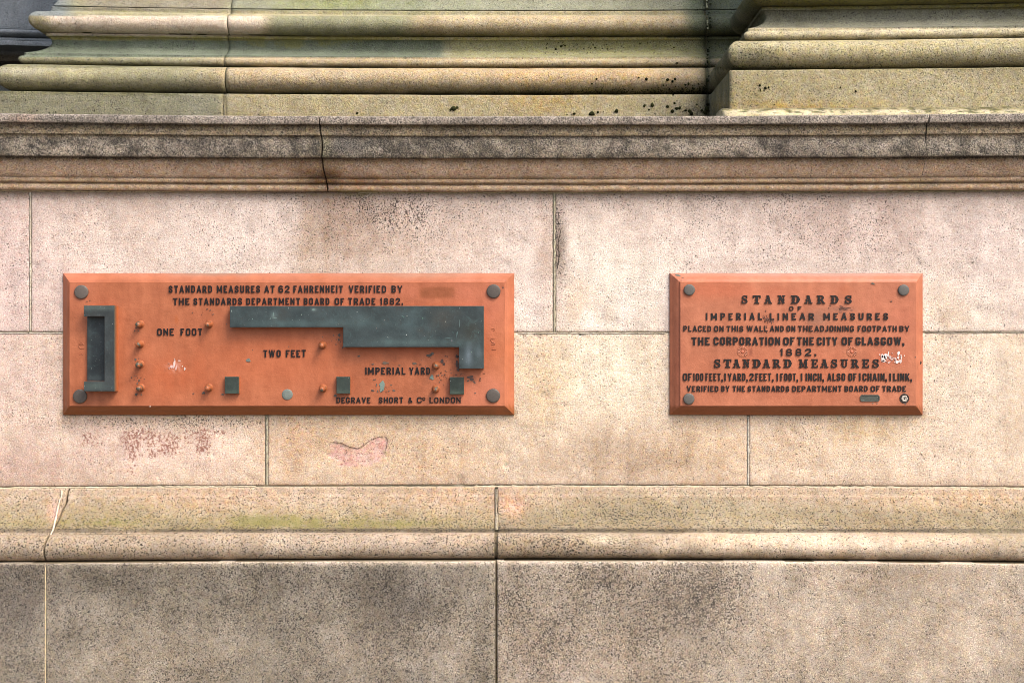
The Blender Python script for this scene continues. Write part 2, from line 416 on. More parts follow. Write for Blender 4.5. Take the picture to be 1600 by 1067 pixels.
def paint_plinthtop(V):
    px, py = pxy(V); n = len(px)
    f = fbm(px, py * 1.5, 0.008, 51); g = fbm(px, py, 0.03, 52)
    c = np.tile(np.array([204., 182, 158]), (n, 1))
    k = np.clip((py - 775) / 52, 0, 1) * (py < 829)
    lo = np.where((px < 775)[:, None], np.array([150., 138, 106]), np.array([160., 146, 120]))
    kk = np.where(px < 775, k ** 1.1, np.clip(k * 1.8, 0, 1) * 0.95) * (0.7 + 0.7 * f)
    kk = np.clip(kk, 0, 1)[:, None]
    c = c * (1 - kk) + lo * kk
    c, w = bandmix(c, py, 826, 832, (110, 100, 84)); 
    c, w = bandmix(c, py, 832, 868, (196, 178, 156), soft=2); lw = (w * (1 - rel(px, 500, 1000)))[:, None]; c = c * (1 - .5 * lw) + np.array([170, 154, 134]) * .5 * lw
    c += (f - 0.5)[:, None] * 30 + (g - 0.5)[:, None] * 26
    c = blobs(c, px, py, [(130, 845, 130, 16, (180, 162, 138), .8), (600, 850, 160, 14, (214, 194, 174), .7), (850, 850, 90, 12, (166, 148, 124), .9), (942, 842, 26, 7, (232, 218, 188), 1.2),
                          (1290, 850, 160, 12, (240, 220, 196), 1.0), (1120, 848, 60, 14, (222, 200, 172), .6), (800, 790, 20, 16, (226, 180, 152), .9), (700, 775, 60, 14, (226, 190, 158), .7),
                          (980, 800, 90, 24, (158, 146, 118), .7), (1500, 780, 90, 14, (214, 184, 148), .7), (1560, 830, 60, 14, (170, 160, 132), .6), (1100, 795, 90, 20, (176, 162, 134), .7),
                          (320, 780, 120, 14, (212, 180, 150), .7), (84, 800, 8, 14, (232, 190, 172), 1.1), (200, 800, 80, 16, (160, 146, 112), .6)])
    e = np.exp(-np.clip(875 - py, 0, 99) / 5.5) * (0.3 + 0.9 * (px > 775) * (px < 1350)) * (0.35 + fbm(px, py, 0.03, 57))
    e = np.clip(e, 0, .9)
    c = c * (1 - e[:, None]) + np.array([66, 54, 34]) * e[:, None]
    spk = 0.34 + 0.25 * k + 0.25 * (g - .5) + 0.4 * w * (px < 1000) * .4
    spk = blobm(spk, px, py, [(870, 848, 90, 16, .25), (980, 800, 90, 24, .15), (1290, 845, 150, 12, -.1)])
    grn = blobm(np.zeros(n), px, py, [(500, 818, 110, 12, .75), (640, 816, 90, 10, .7), (400, 812, 90, 12, .6), (180, 816, 80, 9, .45), (960, 874, 100, 3, .5), (1540, 826, 50, 10, .25), (120, 815, 90, 9, .35)])
    return finish(c), np.stack([np.clip(spk, 0, 1), 0 * spk, np.clip(grn, 0, 1)], -1)
def paint_plinth(V):
    px, py = pxy(V); n = len(px)
    f = fbm(px, py, 0.006, 61); g = fbm(px, py, 0.02, 62, 5)
    c = np.tile(np.array([152., 141, 124]), (n, 1))
    c = np.where((px > 775)[:, None], np.array([186., 170, 150]), c)
    c += (f - 0.5)[:, None] * 34 + (g - 0.5)[:, None] * 44
    c = blobs(c, px, py, [(30, 930, 70, 70, (124, 114, 104), 1.0), (200, 900, 160, 30, (130, 120, 104), .9), (620, 930, 70, 70, (126, 116, 104), .9), (500, 900, 200, 25, (136, 126, 112), .9),
                          (250, 1040, 150, 50, (176, 160, 138), .8), (560, 1020, 120, 50, (180, 164, 144), .6), (440, 1000, 60, 60, (140, 130, 114), .7), (720, 1000, 40, 60, (168, 152, 132), .5),
                          (900, 940, 120, 70, (164, 148, 128), .9), (1090, 940, 90, 80, (168, 152, 134), .8), (1000, 1040, 120, 40, (196, 176, 152), .7), (1250, 980, 110, 80, (214, 194, 170), .9),
                          (1440, 1000, 90, 90, (206, 184, 158), .8), (1430, 900, 80, 20, (180, 158, 134), .7), (1560, 960, 60, 90, (214, 192, 168), .6), (870, 1040, 60, 40, (170, 150, 132), .5),
                          (640, 945, 30, 24, (112, 104, 94), .6), (1280, 900, 60, 14, (220, 196, 172), .6)])
    st = fbm(px * 5, py, 0.005, 65, 5); c = c + (st - .5)[:, None] * 34
    e = np.exp(-np.clip(py - 879, 0, 99) / 2.5) * 0.8  # lit top edge of the plinth, painted in as a pale line
    c = c * (1 - e[:, None]) + np.array([236, 216, 190]) * e[:, None]
    e = np.exp(-np.abs(px - 72) / 4) * .5 + np.exp(-np.abs(px - 770) / 5) * .35 * (px < 775)
    c = c * (1 - e[:, None]) + np.array([226, 208, 176]) * e[:, None]
    gr = c.mean(1, keepdims=True); c = gr + (c - gr) * .82
    spk = 0.56 + 0.6 * (0.5 - g) - .12 * (px > 1130)
    spk = blobm(spk, px, py, [(1300, 1000, 140, 120, -.22), (1500, 980, 120, 140, -.22), (950, 940, 150, 70, .22), (1100, 930, 60, 70, .28), (600, 930, 90, 60, .1), (60, 920, 90, 60, .12), (250, 1040, 150, 40, -.1)])
    return finish(c), np.stack([np.clip(spk, 0, .95), 0 * spk, 0 * spk], -1)
def paint_base(V):
    px, py = pxy(V); n = len(px)
    right = (V[:, 0] > XR - .012) & (V[:, 1] - YL < V[:, 0] - XR - .0005)
    f = fbm(px, py * 1.6, 0.008, 71); g = fbm(px, py, 0.04, 72)
    c = np.tile(np.array([192., 174, 140]), (n, 1))
    k = (1 - rel(px, 280, 380))[:, None]
    c = c * (1 - k) + np.array([160, 156, 124]) * k
    L = ~right
    # courses of the left base
    def band(y0, y1, rgb, a, b, s=1.0, soft=1.5):
        nonlocal c
        w = np.clip((py - y0) / soft + .5, 0, 1) * np.clip((y1 - py) / soft + .5, 0, 1) * rel(px, a - 12, a + 12) * (1 - rel(px, b - 14, b + 14)) * s * L
        c = c * (1 - w[:, None]) + np.array(rgb, float) * w[:, None]
    band(148, 190, (146, 144, 120), -999, 350); band(148, 190, (184, 172, 136), 350, 1200)
    band(63, 90, (118, 128, 110), -999, 700); band(63, 90, (148, 148, 112), 700, 1200, .9)
    band(57, 63, (166, 158, 104), -999, 1200, .9)
    band(25, 56, (240, 222, 200), 70, 418); band(25, 56, (158, 160, 128), 418, 640, .9); band(25, 56, (206, 188, 152), 690, 1040, .9)
    band(17, 25, (186, 180, 142), 90, 1100, .7); band(-60, 17, (158, 152, 132), 130, 352, .9); band(-60, 17, (152, 156, 134), 352, 1100, .9)
    band(-60, 60, (118, 128, 104), 1074, 1200, .9); band(60, 92, (128, 134, 104), 1095, 1200, .9); band(-60, 26, (140, 150, 152), -99, 110, .9)
    band(25, 56, (156, 146, 112), -99, 70, .8)
    # right base
    def rband(y0, y1, rgb, s=1.0):
        nonlocal c
        w = np.clip((py - y0) / 2 + .5, 0, 1) * np.clip((y1 - py) / 2 + .5, 0, 1) * s * right
        c = c * (1 - w[:, None]) + np.array(rgb, float) * w[:, None]
    rband(107, 190, (194, 182, 142)); rband(62, 108, (200, 188, 144)); rband(44, 63, (218, 206, 168)); rband(14, 44, (134, 134, 114)); rband(-90, 15, (120, 114, 64))
    side = right & (V[:, 1] - YR > V[:, 0] - XR + .003)
    sw = np.clip(.45 + 1.2 * (fbm(V[:, 1] * 400, V[:, 2] * 250, .06, 74) - .3), 0, 1)[:, None] * side[:, None]
    c = c * (1 - sw) + np.array([104., 110, 84]) * sw
    c += (f - 0.5)[:, None] * 26 + (g - 0.5)[:, None] * 20
    lst = [(110, 118, 60, 10, (204, 196, 156), .7), (30, 112, 30, 6, (214, 208, 186), .8), (900, 120, 200, 10, (210, 176, 128), .8), (450, 118, 80, 10, (206, 184, 146), .6),
           (860, 160, 90, 16, (192, 164, 108), .6), (980, 165, 60, 14, (170, 164, 134), .5), (950, 78, 160, 12, (168, 166, 112), .7), (620, 8, 90, 14, (140, 150, 118), .6),
           (500, 5, 60, 10, (150, 162, 90), .7), (300, 158, 50, 20, (158, 160, 140), .4), (1200, 165, 90, 8, (206, 180, 116), .8), (1180, 100, 30, 14, (130, 124, 84), 0.0)]
    c2 = blobs(c, px, py, [q for q in lst if q[0] < 1130]); c = np.where(L[:, None], c2, c)
    c3 = blobs(c, px, py, [(1250, 166, 120, 7, (204, 176, 112), .8), (1170, 150, 24, 20, (156, 142, 96), .6), (1175, 85, 40, 18, (130, 128, 100), .9), (1220, 70, 60, 5, (226, 216, 176), .9),
                           (1380, 95, 120, 10, (178, 166, 122), .5), (1420, 28, 120, 10, (136, 138, 124), .6), (1560, 80, 60, 14, (190, 182, 150), .5), (1500, 140, 90, 20, (200, 188, 150), .5)])
    c = np.where(right[:, None], c3, c)
    # dark grime on the moulding undersides, with their shade painted in too
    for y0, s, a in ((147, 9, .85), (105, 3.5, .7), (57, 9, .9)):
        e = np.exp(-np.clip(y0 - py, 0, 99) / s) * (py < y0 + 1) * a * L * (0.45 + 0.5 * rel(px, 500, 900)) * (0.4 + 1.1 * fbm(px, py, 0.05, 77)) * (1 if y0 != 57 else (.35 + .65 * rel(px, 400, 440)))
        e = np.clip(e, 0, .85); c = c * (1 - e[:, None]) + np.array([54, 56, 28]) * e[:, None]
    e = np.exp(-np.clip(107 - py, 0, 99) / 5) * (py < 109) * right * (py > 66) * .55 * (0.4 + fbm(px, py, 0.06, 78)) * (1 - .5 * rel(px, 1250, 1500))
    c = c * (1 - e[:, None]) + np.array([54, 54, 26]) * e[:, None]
    e = (np.exp(-np.abs(px - 1106) / 7) * L * .8 * (0.5 + fbm(px, py, 0.08, 79)))
    e = np.clip(e, 0, .9); c = c * (1 - e[:, None]) + np.array([60, 66, 50]) * e[:, None]
    spk = 0.18 + 0.12 * (1 - rel(px, 200, 400)) * L + 0.14 * right + .3 * (g - .5)
    spk = blobm(spk, px, py, [(1180, 80, 60, 20, .25), (980, 143, 120, 6, .4), (1080, 172, 40, 10, .4), (200, 20, 100, 14, .1)])
    grn = blobm(np.zeros(n), px, py, [(480, 60, 160, 6, .7), (450, 70, 110, 7, .75), (620, 60, 90, 5, .5), (560, 5, 120, 10, .5), (200, 60, 120, 5, .6), (90, 44, 40, 8, .6), (600, 30, 120, 12, .35), (950, 50, 160, 6, .6),
                                      (1000, 75, 90, 10, .3), (60, 138, 140, 6, .4), (960, 140, 160, 5, .5), (1350, 4, 250, 8, .6), (1130, 30, 40, 30, .35), (1170, 75, 24, 10, .4)])
    gr = c.mean(1, keepdims=True); c = (gr + (c - gr) * .94) * np.where(right, .92, 1.0)[:, None]
    return finish(c), np.stack([np.clip(spk, 0, 1), 0 * spk, np.clip(grn, 0, 1)], -1)
def flatpaint(rgb, spk=0.2, amp=20, grn=0.0):
    def f(V):
        px, py = pxy(V); g = fbm(V[:, 0] * 30, V[:, 2] * 30, 1, 5)
        c = np.array(rgb, float) + (g - .5)[:, None] * amp
        z = np.zeros(len(V))
        return finish(c), np.stack([z + spk, z, z + grn], -1)
    return f

# ------------------------------------------------------------------ the ground
pv, pf = [], []
mp, ntp, bp_ = newmat('grey paving')
tcp = N(ntp, 'ShaderNodeTexCoord').outputs['Object']
cp = mixc(ntp, noise(ntp, tcp, 6, 6, 0.7), tuple(lin((128, 124, 118)) * K), tuple(lin((150, 145, 138)) * K))
cp = scalec(ntp, cp, mrange(ntp, noise(ntp, tcp, 160, 3, 0.7), .3, .7, .75, 1.2))
link(ntp, cp, bp_.inputs['Base Color']); bp_.inputs['Roughness'].default_value = 0.9
g = mesh('pavement', [(-60, -60, -0.012), (60, -60, -0.012), (60, 3, -0.012), (-60, 3, -0.012)], [[0, 1, 2, 3]], mp, None, smooth=False)
props(g, kind='structure')
# flagstones near the wall
row = 0; y = -0.16
flag_root = g
fb = None
while y > -3.2:
    x = -3.2 + (0.45 if row % 2 else 0)
    while x < 3.2:
        w, d = 0.9, 0.6; j = 0.004; t = 0.0 + rnd.uniform(-.0015, .0015)
        x0, x1, y1, y0 = x + j, x + w - j, y - j, y - d + j; b = 0.004
        V = [(x0, y0, -.02), (x1, y0, -.02), (x1, y1, -.02), (x0, y1, -.02), (x0, y0, t - b), (x1, y0, t - b), (x1, y1, t - b), (x0, y1, t - b), (x0 + b, y0 + b, t), (x1 - b, y0 + b, t), (x1 - b, y1 - b, t), (x0 + b, y1 - b, t)]
        F = [[0, 1, 5, 4], [1, 2, 6, 5], [2, 3, 7, 6], [3, 0, 4, 7], [4, 5, 9, 8], [5, 6, 10, 9], [6, 7, 11, 10], [7, 4, 8, 11], [8, 9, 10, 11]]
        mesh('flagstone', V, F, mp, g, smooth=False)
        x += w
    y -= 0.6; row += 1

# ------------------------------------------------------------------ the building
bld = empty('stone_building', (0, 0.3, 0))
props(bld, 'pale pink granite building base with moulded string course, plinth and mossy sandstone column bases', 'building')
XE = 2.7
def zq(py, Y): return Z(py, Y)
# --- plain wall between string course and plinth
zt, zm, zb = Z(300.5, 0) + .004, Z(519.5), Z(758.5)
wall = sweep('wall', refine([(0, zt + .02), (0, zb - .03)], step=.05), straight(-XE, XE, 0, .05), M_mortar, flatpaint((196, 188, 164), .18, 24, .12), bld, inset=0.0045, back=.3, raw=True)
wall['label'] = 'plain pinkish granite wall of large blocks behind the two plaques'
def blocks(parent, joints, z0, z1, gap, paintf, mat, prof_fn, y=0.0, names='block', amp=.0009, lab=None, gz=0.0018, jf=None, r=.004):
    for i, (a, b) in enumerate(zip(joints, joints[1:])):
        ga = gap[i]; gb = gap[i + 1]
        pr = prof_fn(z0 - gz, z1 + gz)
        sweep(names, pr, straight(a + ga, b - gb, y, .0085, r), mat, paintf, parent, seed=i * 7 + int(z0 * 31) % 50 + 3, amp=amp, r=r, joint=(jf(i) if jf else None))
flatp = lambda z0, z1: refine([(.02, z0), (0, z0), (0, z1), (.02, z1)], r=.004, step=.0085)
ju = [X(-760), X(47), X(866), X(1690), XE - 0.02]; ju[0] = -XE + .02
jl = [-XE + .02, X(-340), X(416.5), X(1169), X(1930)]
jl[-1] = XE - .02
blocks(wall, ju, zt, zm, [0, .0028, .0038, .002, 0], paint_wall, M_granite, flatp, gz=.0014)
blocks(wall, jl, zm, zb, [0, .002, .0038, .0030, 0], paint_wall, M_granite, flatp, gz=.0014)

# --- string course
def pq(lst): return [(Y, Z(py, Y)) for py, Y in lst]
F0 = -.088
cprof = [(.34, Z(183, F0) + .004), (F0 + .012, Z(183, F0) + .003)] + pq([(183, F0), (195.5, F0)]) + pq([(196.6, F0 + .014), (213, F0 + .013), (213.8, F0 + .018), (247.5, F0 + .018)]) + pq([(248.6, F0 + .036)])
ya, yb = F0 + .036, -.030
za, zb2 = Z(248.8, ya), Z(278, yb)
cprof += [(ya + (yb - ya) * (t ** 1.7), za + (zb2 - za) * t) for t in (0.15, .3, .45, .6, .75, .9, 1)]
cprof += pq([(279.5, -.026)]) + arc(-.024, Z(283.2, -.028), .005, .0058, 80, -80, 6) + pq([(287.6, -.019)]) + arc(-.013, Z(293.6, -.018), .0085, .0098, 75, -80, 6) + [(-.004, Z(300.2, -.004)), (.02, Z(300.2, -.004))]
cprof = refine(cprof, r=.0022, step=.008)
cornice = sweep('string_course', cprof, straight(-XE, XE, 0, .05), M_mortar, flatpaint((56, 46, 34), .3, 10), bld, inset=.013, back=1.3, raw=True)
cornice['label'] = 'soot darkened moulded string course along the top of the wall'
ccuts = [-XE + .01, X(-640), X(500, F0), X(1451, F0), X(2300), XE - .01]
ccuts = [-XE + .01, X(-560), X(499.5, F0), X(1452, F0), XE - .01]
def cj_a(z):   # crack that wanders rightwards as it goes down
    p = (CZ + .6 - z) / .2
    return np.clip(p, 0, 1) ** 2 * .009 + .002 * np.sin(z * 60)
def cj_b(z):
    p = np.clip((CZ + .6 - z) / .2, 0, 1)
    return -.004 * p + .003 * np.sin(z * 45 + 1)
cj_b1 = lambda z: cj_b(z) + .0013 * (np.clip((CZ + .6 - z) / .2, 0, 1) > .42)
cj_b2 = lambda z: cj_b(z) - .0013 * (np.clip((CZ + .6 - z) / .2, 0, 1) > .42)
for i, (a, b) in enumerate(zip(ccuts, ccuts[1:])):
    ga = (.0, .001, .0017, .0014, 0)[i]; gb = (.0, .001, .0017, .0014, 0)[i + 1]
    jf = {}
    if i == 1: jf = {'r': cj_a}
    if i == 2: jf = {'l': cj_a, 'r': cj_b1}
    if i == 3: jf = {'l': cj_b2}
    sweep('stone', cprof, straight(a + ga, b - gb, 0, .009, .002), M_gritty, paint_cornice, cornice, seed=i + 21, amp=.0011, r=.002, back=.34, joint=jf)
fill = sweep('mortar_fill', refine(pq([(281, -.018), (286, -.017), (299, -.010)]), step=.006), straight(X(503), X(507.5), 0, .004), M_mortar, flatpaint((180, 168, 130), .3, 24, .2), cornice, back=.03, amp=.001)
sweep('mortar_fill', refine(pq([(256, -.047), (266, -.037), (279, -.025)]), step=.006), straight(X(1441), X(1443.5), 0, .004), M_mortar, flatpaint((214, 204, 180), .2, 24, .1), cornice, back=.03, amp=.001)

# --- plinth mouldings and plinth
FP = -.122
mprof = [(.03, Z(760.8, -.012) ), (-.012, Z(760.8, -.012))] + pq([(773, -.0140), (774, -.0150)])
y0_, y1_ = -.015, -.070
z0_, z1_ = Z(774, y0_), Z(827, y1_)
mprof += [(y0_ + (y1_ - y0_) * t ** 1.9, z0_ + (z1_ - z0_) * t) for t in (.12, .25, .4, .55, .7, .85, 1)]
mprof += pq([(831.5, -.072)])
zc = (Z(832, -.078) + Z(873.5, -.095)) / 2; rz = (Z(832, -.078) - Z(873.5, -.095)) / 2
mprof += arc(-.082, zc, .026, rz, 82, -80, 12) + [(-.060, zc - rz - .001)]
mprof = refine(mprof, r=.002, step=.008)
lprof = refine([(-.02, Z(876, -.095)), (FP, Z(876.8, FP)), (FP, .30), (FP, .02), (-.02, .02)], r=.004, step=.0095)
plinth = sweep('plinth', np.concatenate([mprof, lprof]), straight(-XE, XE, 0, .05), M_mortar, flatpaint((120, 108, 86), .35, 30, .2), bld, inset=.008, back=.3, raw=True)
plinth['label'] = 'projecting stained plinth with a rounded moulding along the foot of the wall'
mcut = [-XE + .01, X(-700), X(72, -.09), X(775, -.09), XE - .01]
def mj(z):      # slanting old break, 72 -> 95 px
    p = np.clip((z - Z(850, -.09)) / (Z(762, 0) - Z(850, -.09)), 0, 1)
    return p * .034 + .0025 * np.sin(z * 130) * p
for i, (a, b) in enumerate(zip(mcut, mcut[1:])):
    ga = (0, .001, .0022, .0042, 0)[i]; gb = (0, .001, .0022, .0042, 0)[i + 1]
    jf = {}
    if i == 1: jf = {'r': mj}
    if i == 2: jf = {'l': mj}
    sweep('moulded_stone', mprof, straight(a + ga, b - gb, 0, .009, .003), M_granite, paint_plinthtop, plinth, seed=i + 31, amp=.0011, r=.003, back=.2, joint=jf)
lcut = [-XE + .01, X(-640), X(71, FP), X(775.5, FP), XE - .01]
for i, (a, b) in enumerate(zip(lcut, lcut[1:])):
    ga = (0, .001, .0014, .0025, 0)[i]; gb = (0, .001, .0014, .0025, 0)[i + 1]
    sweep('block', lprof, straight(a + ga, b - gb, 0, .0095, .003), M_gritty, paint_plinth, plinth, seed=i + 41, amp=.0013, r=.003, back=.1)
# pointing: thin irregular ribbons of mortar
def ribbon(parent, pts, w, rgb, depth=.0025, spk=.15, seed=1, nm='mortar_joint'):
    """pts: (x, y, z) centre line of a smear of mortar, w: half width in metres (list or number)"""
    rr = random.Random(seed); V = []; F = []
    P = [Vector(p) for p in pts]; Q = [P[0]]
    for a, b in zip(P, P[1:]):
        n = max(1, int((b - a).length / .008))
        Q += [a.lerp(b, k / n) for k in range(1, n + 1)]
    for i, p in enumerate(Q):
        d = (Q[min(i + 1, len(Q) - 1)] - Q[max(i - 1, 0)]); d.y = 0; d.normalize(); nrm = Vector((-d.z, 0, d.x))
        ww = w * rr.uniform(.55, 1.35); off = rr.uniform(-.3, .3) * w
        for s, yy in ((-1, .004), (-.8, 0), (.8, 0), (1, .004)):
            q = p + nrm * (ww * s + off); V.append((q.x, q.y + yy - depth * rr.uniform(.6, 1.2), q.z))
    for i in range(len(Q) - 1):
        for k in range(3):
            F.append([i * 4 + k, i * 4 + k + 1, i * 4 + 5 + k, i * 4 + 4 + k])
    V = lens_bow(np.array(V)); c, m = flatpaint(rgb, spk, 30)(V)
    return mesh(nm, V, F, M_mortar, parent, c, m)
def lx(xs, py, Y): return [(X(x, Y), Y, Z(py, Y)) for x in xs]
ribbon(plinth, [(X(x, -.006), -.006, Z(759.6 if x < 1200 else 759.9, -.006)) for x in (-200, 170, 400)], .0028, (206, 196, 170), seed=2)
ribbon(plinth, [(X(x, -.004), -.004, Z(760.4, -.004)) for x in (400, 800)], .0016, (190, 180, 156), seed=3)
ribbon(plinth, [(X(x, -.006), -.006, Z(760.0, -.006)) for x in (740, 1150, 1800)], .0030, (204, 192, 168), seed=4)
ribbon(wall, [(X(866.3), .002, Z(py)) for py in (302, 400, 517)], .0030, (198, 190, 164), seed=5, spk=.25)
ribbon(wall, [(X(416.8), .002, Z(py)) for py in (650, 756)], .0034, (178, 172, 150), seed=6, spk=.3)
ribbon(wall, [(X(1169.3), .002, Z(py)) for py in (650, 756)], .0026, (206, 200, 186), seed=7)
ribbon(wall, [(X(47), .002, Z(py)) for py in (302, 517)], .0022, (206, 196, 178), seed=8)
ribbon(wall, [(X(x), .001, Z(520.6)) for x in (-150, 98)], .0014, (214, 206, 190), seed=9)
ribbon(wall, [(X(x), .001, Z(520.8)) for x in (810, 1040)], .0013, (216, 206, 188), seed=10)
ribbon(wall, [(X(x), .001, Z(519.9)) for x in (1446, 1750)], .0011, (216, 206, 188), seed=11)
ribbon(wall, [(X(x), -.002, Z(301.6)) for x in (-100, 420)], .0020, (196, 180, 150), seed=12, spk=.3)
ribbon(wall, [(X(x), -.002, Z(301.4)) for x in (560, 1700)], .0020, (176, 166, 134), seed=13, spk=.35)
ribbon(wall, [(X(x), -.0002, Z(y)) for x, y in [(514, 689), (520, 690.4), (533, 691.4), (546, 697.4), (558, 700.4), (566, 697.4), (577, 688.4), (590, 682.4), (602, 681.4), (606, 687), (604, 699), (600, 708)]], .0006, (120, 96, 78), depth=.0001, seed=31, nm='crack')
ribbon(wall, [(X(x), -.0002, Z(y)) for x, y in [(873, 332), (872, 345), (876, 362), (872, 380), (874, 400), (871, 420)]], .0012, (70, 62, 54), depth=.0002, seed=32, nm='crack')
ribbon(plinth, [(X(96, -.014), -.0135, Z(762, -.014)), (X(97, -.016), -.018, Z(772, -.016)), (X(93, -.02), -.024, Z(782, -.02)), (X(90, -.03), -.034, Z(795, -.03)), (X(87, -.045), -.046, Z(808, -.045)), (X(82, -.07), -.066, Z(824, -.07)), (X(77, -.08), -.078, Z(835, -.08))], .0018, (240, 226, 204), depth=.002, seed=14, nm='mortar_fill')
ribbon(plinth, [(X(775.5, -.014), -.012, Z(764, -.014)), (X(776, -.02), -.019, Z(785, -.02)), (X(775.5, -.03), -.032, Z(800, -.03)), (X(776, -.06), -.052, Z(815, -.06)), (X(776, -.08), -.070, Z(828, -.08))], .0034, (170, 160, 140), depth=.002, seed=15, spk=.35, nm='mortar_fill')
ribbon(plinth, [(X(70.5, FP), FP + .001, Z(py, FP)) for py in (882, 980, 1200)], .0011, (232, 212, 172), depth=.0008, seed=16, nm='mortar_fill')

# --- pilaster bases (one moulded base that steps forward on the right)
YR = -.045; YL = 1.098 * (D + YR) - D
XL = X(-6, YL); XR = X(1140, YR)
def bz(py, o): return Z(py, YL + o)
zb0 = Z(187, YR)
ctop = [(.2, bz(147.6, .0)), (.0, bz(148, 0))]
p_plinth = refine([(.12, bz(148.4, 0) ), (0, bz(148.4, 0)), (0, zb0), (.12, zb0)], r=.004, step=.009)
zt1, zb1 = bz(107.5, .036), bz(146.8, .02)
zc1, r1 = (zt1 + zb1) / 2, (zt1 - zb1) / 2
p_torus = refine([(.16, zt1 + .0005)] + arc(.040, zc1, .043, r1, 88, -80, 16) + [(.12, zb1 - .0005)], r=.002, step=.009)
za_t, za_b = bz(93, .052), bz(105.3, .05)
p_scotia = [(.24, bz(56.0, .10)), (.118, bz(56.5, .10)), (.106, bz(57.8, .105)), (.106, bz(62.8, .105)), (.112, bz(64, .11))]
zs0, zs1 = bz(64.5, .112), bz(88.2, .068)
for k in range(1, 12):
    t = k / 12; a = math.pi * t
    p_scotia.append((.112 + (.070 - .112) * t + .024 * math.sin(a) ** .8, zs0 + (zs1 - zs0) * t))
p_scotia += [(.066, bz(88.8, .066)), (.060, bz(89.2, .06)), (.060, bz(92, .06))] + arc(.060, (za_t + za_b) / 2, .013, (za_t - za_b) / 2, 85, -80, 8) + [(.075, za_b - .0008), (.24, za_b - .0008)]
p_scotia = refine(p_scotia, r=.0018, step=.008)
zu0, zu1 = bz(25, .095), bz(55.5, .09)
zcu, ru = (zu0 + zu1) / 2, (zu0 - zu1) / 2
p_upper = [(.3, bz(17.2, .125)), (.118, bz(17.6, .118)), (.118, bz(24.5, .118)), (.105, zu0 + .001)] + arc(.102, zcu, .034, ru, 80, -78, 14) + [(.125, zu1 - .0008), (.3, zu1 - .0008)]
p_upper = refine(p_upper, r=.002, step=.009)
zsh = bz(17.0, .12)
p_shaft = refine([(.35, 3.6), (.155, 3.6), (.155, zsh + .12), (.150, zsh + .06), (.140, zsh + .03), (.126, zsh + .008), (.122, zsh + .0015), (.35, zsh + .0015)], r=.002, step=.02)
base = empty('column_base', (0, YL + .2, zb0), bld)
base['label'] = 'mossy sandstone base with torus and scotia mouldings that steps forward at the right'
R_ = 1.3
def corner_path(jL, jR):
    return [(XL, R_, 1, 0), (XL, YL, 1, 1), (jL, YL, 0, 1)], [(jL, YL, 0, 1), (jR, YL, 0, 1)], [(jR, YL, 0, 1), (XR, YL, 1, 1), (XR, YR, 1, 1), (XE, YR, 0, 1)]
def course(nm, prof, j1, j2, g1=.0016, g2=.003, r=.003, seed=60, back=.3, od=0):
    j1x, j2x = X(j1, YL + od), X(j2, YL + od)
    a, b, c = corner_path(j1x, j2x)
    a[-1] = (j1x - g1, YL, 0, 1); b[0] = (j1x + g1, YL, 0, 1); b[-1] = (j2x - g2, YL, 0, 1); c[0] = (j2x + g2, YL, 0, 1)
    full = [a[0], a[1], c[1], c[2], c[3]]
    core = sweep(nm, prof, bent(full, .05), M_mortar, flatpaint((88, 88, 66), .3, 20, .3), base, inset=.006, back=back, raw=True)
    for k, p in enumerate((a, b, c)):
        P = bent(p, .011)
        sweep('stone', prof, P, M_sand, paint_base, core, seed=seed + k, amp=.0009, r=r, back=back)
    return core
course('plinth_course', p_plinth, 350, 1107, seed=61)
course('lower_torus', p_torus, 351.5, 1105, seed=66)
course('scotia', p_scotia, 353, 1106, seed=71, g1=.001, od=.08)
course('upper_torus', p_upper, 356, 1105, seed=76, g1=.0012, od=.08)
course('shaft', p_shaft, 361, 1104, seed=81, g1=.0012, back=.4, od=.13)
# bedding mortar under the projecting base
bed = [(YR + .01, Z(170.5, YR) + .002), (YR - .004, Z(171.5, YR - .004)), (YR - .02, Z(177, YR - .02)), (F0 + .016, Z(182, F0 + .016) + .002), (F0 + .016, Z(184, F0))]
bedp = refine(bed, r=.003, step=.005)
def paint_bed(V):
    px, py = pxy(V); g = fbm(px, py * 2, .05, 91); h = fbm(px, py * 3, .12, 92)
    c = np.array([204., 194, 160]) + (g - .5)[:, None] * 50
    e = np.clip((h - .52) * 6, 0, 1) * (py < 177) * .8
    c = c * (1 - e[:, None]) + np.array([74, 76, 44]) * e[:, None]
    e = np.exp(-np.clip(py - 171, 0, 20) / 1.4) * .5; c = c * (1 - e[:, None]) + np.array([90, 84, 56]) * e[:, None]
    z = np.zeros(len(V)); return finish(c), np.stack([z + .28, z, z + .15 * g], -1)
sweep('mortar_bed', bedp, straight(X(1128, YR), XE, 0, .008, .012), M_mortar, paint_bed, base, seed=90, amp=.0022, r=.018, back=.05)
# mortar smears in the far joint
ribbon(base, [(X(1104, YL + .13), YL + .125, bz(p, .13)) for p in (-20, 0, 15)], .0030, (170, 172, 140), depth=.004, seed=21, spk=.3)
ribbon(base, [(X(1105, YL + .08), YL + .0735, bz(p, .075)) for p in (33, 40, 48)], .0024, (160, 162, 132), depth=.004, seed=22, spk=.3)
ribbon(base, [(X(361.5, YL + .15), YL + .150, bz(p, .14)) for p in (-20, 2, 12)], .0016, (206, 200, 170), depth=.002, seed=23)
ribbon(base, [(X(351, YL), YL, bz(p, 0)) for p in (150, 184)], .0014, (170, 162, 134), depth=.0005, seed=24)

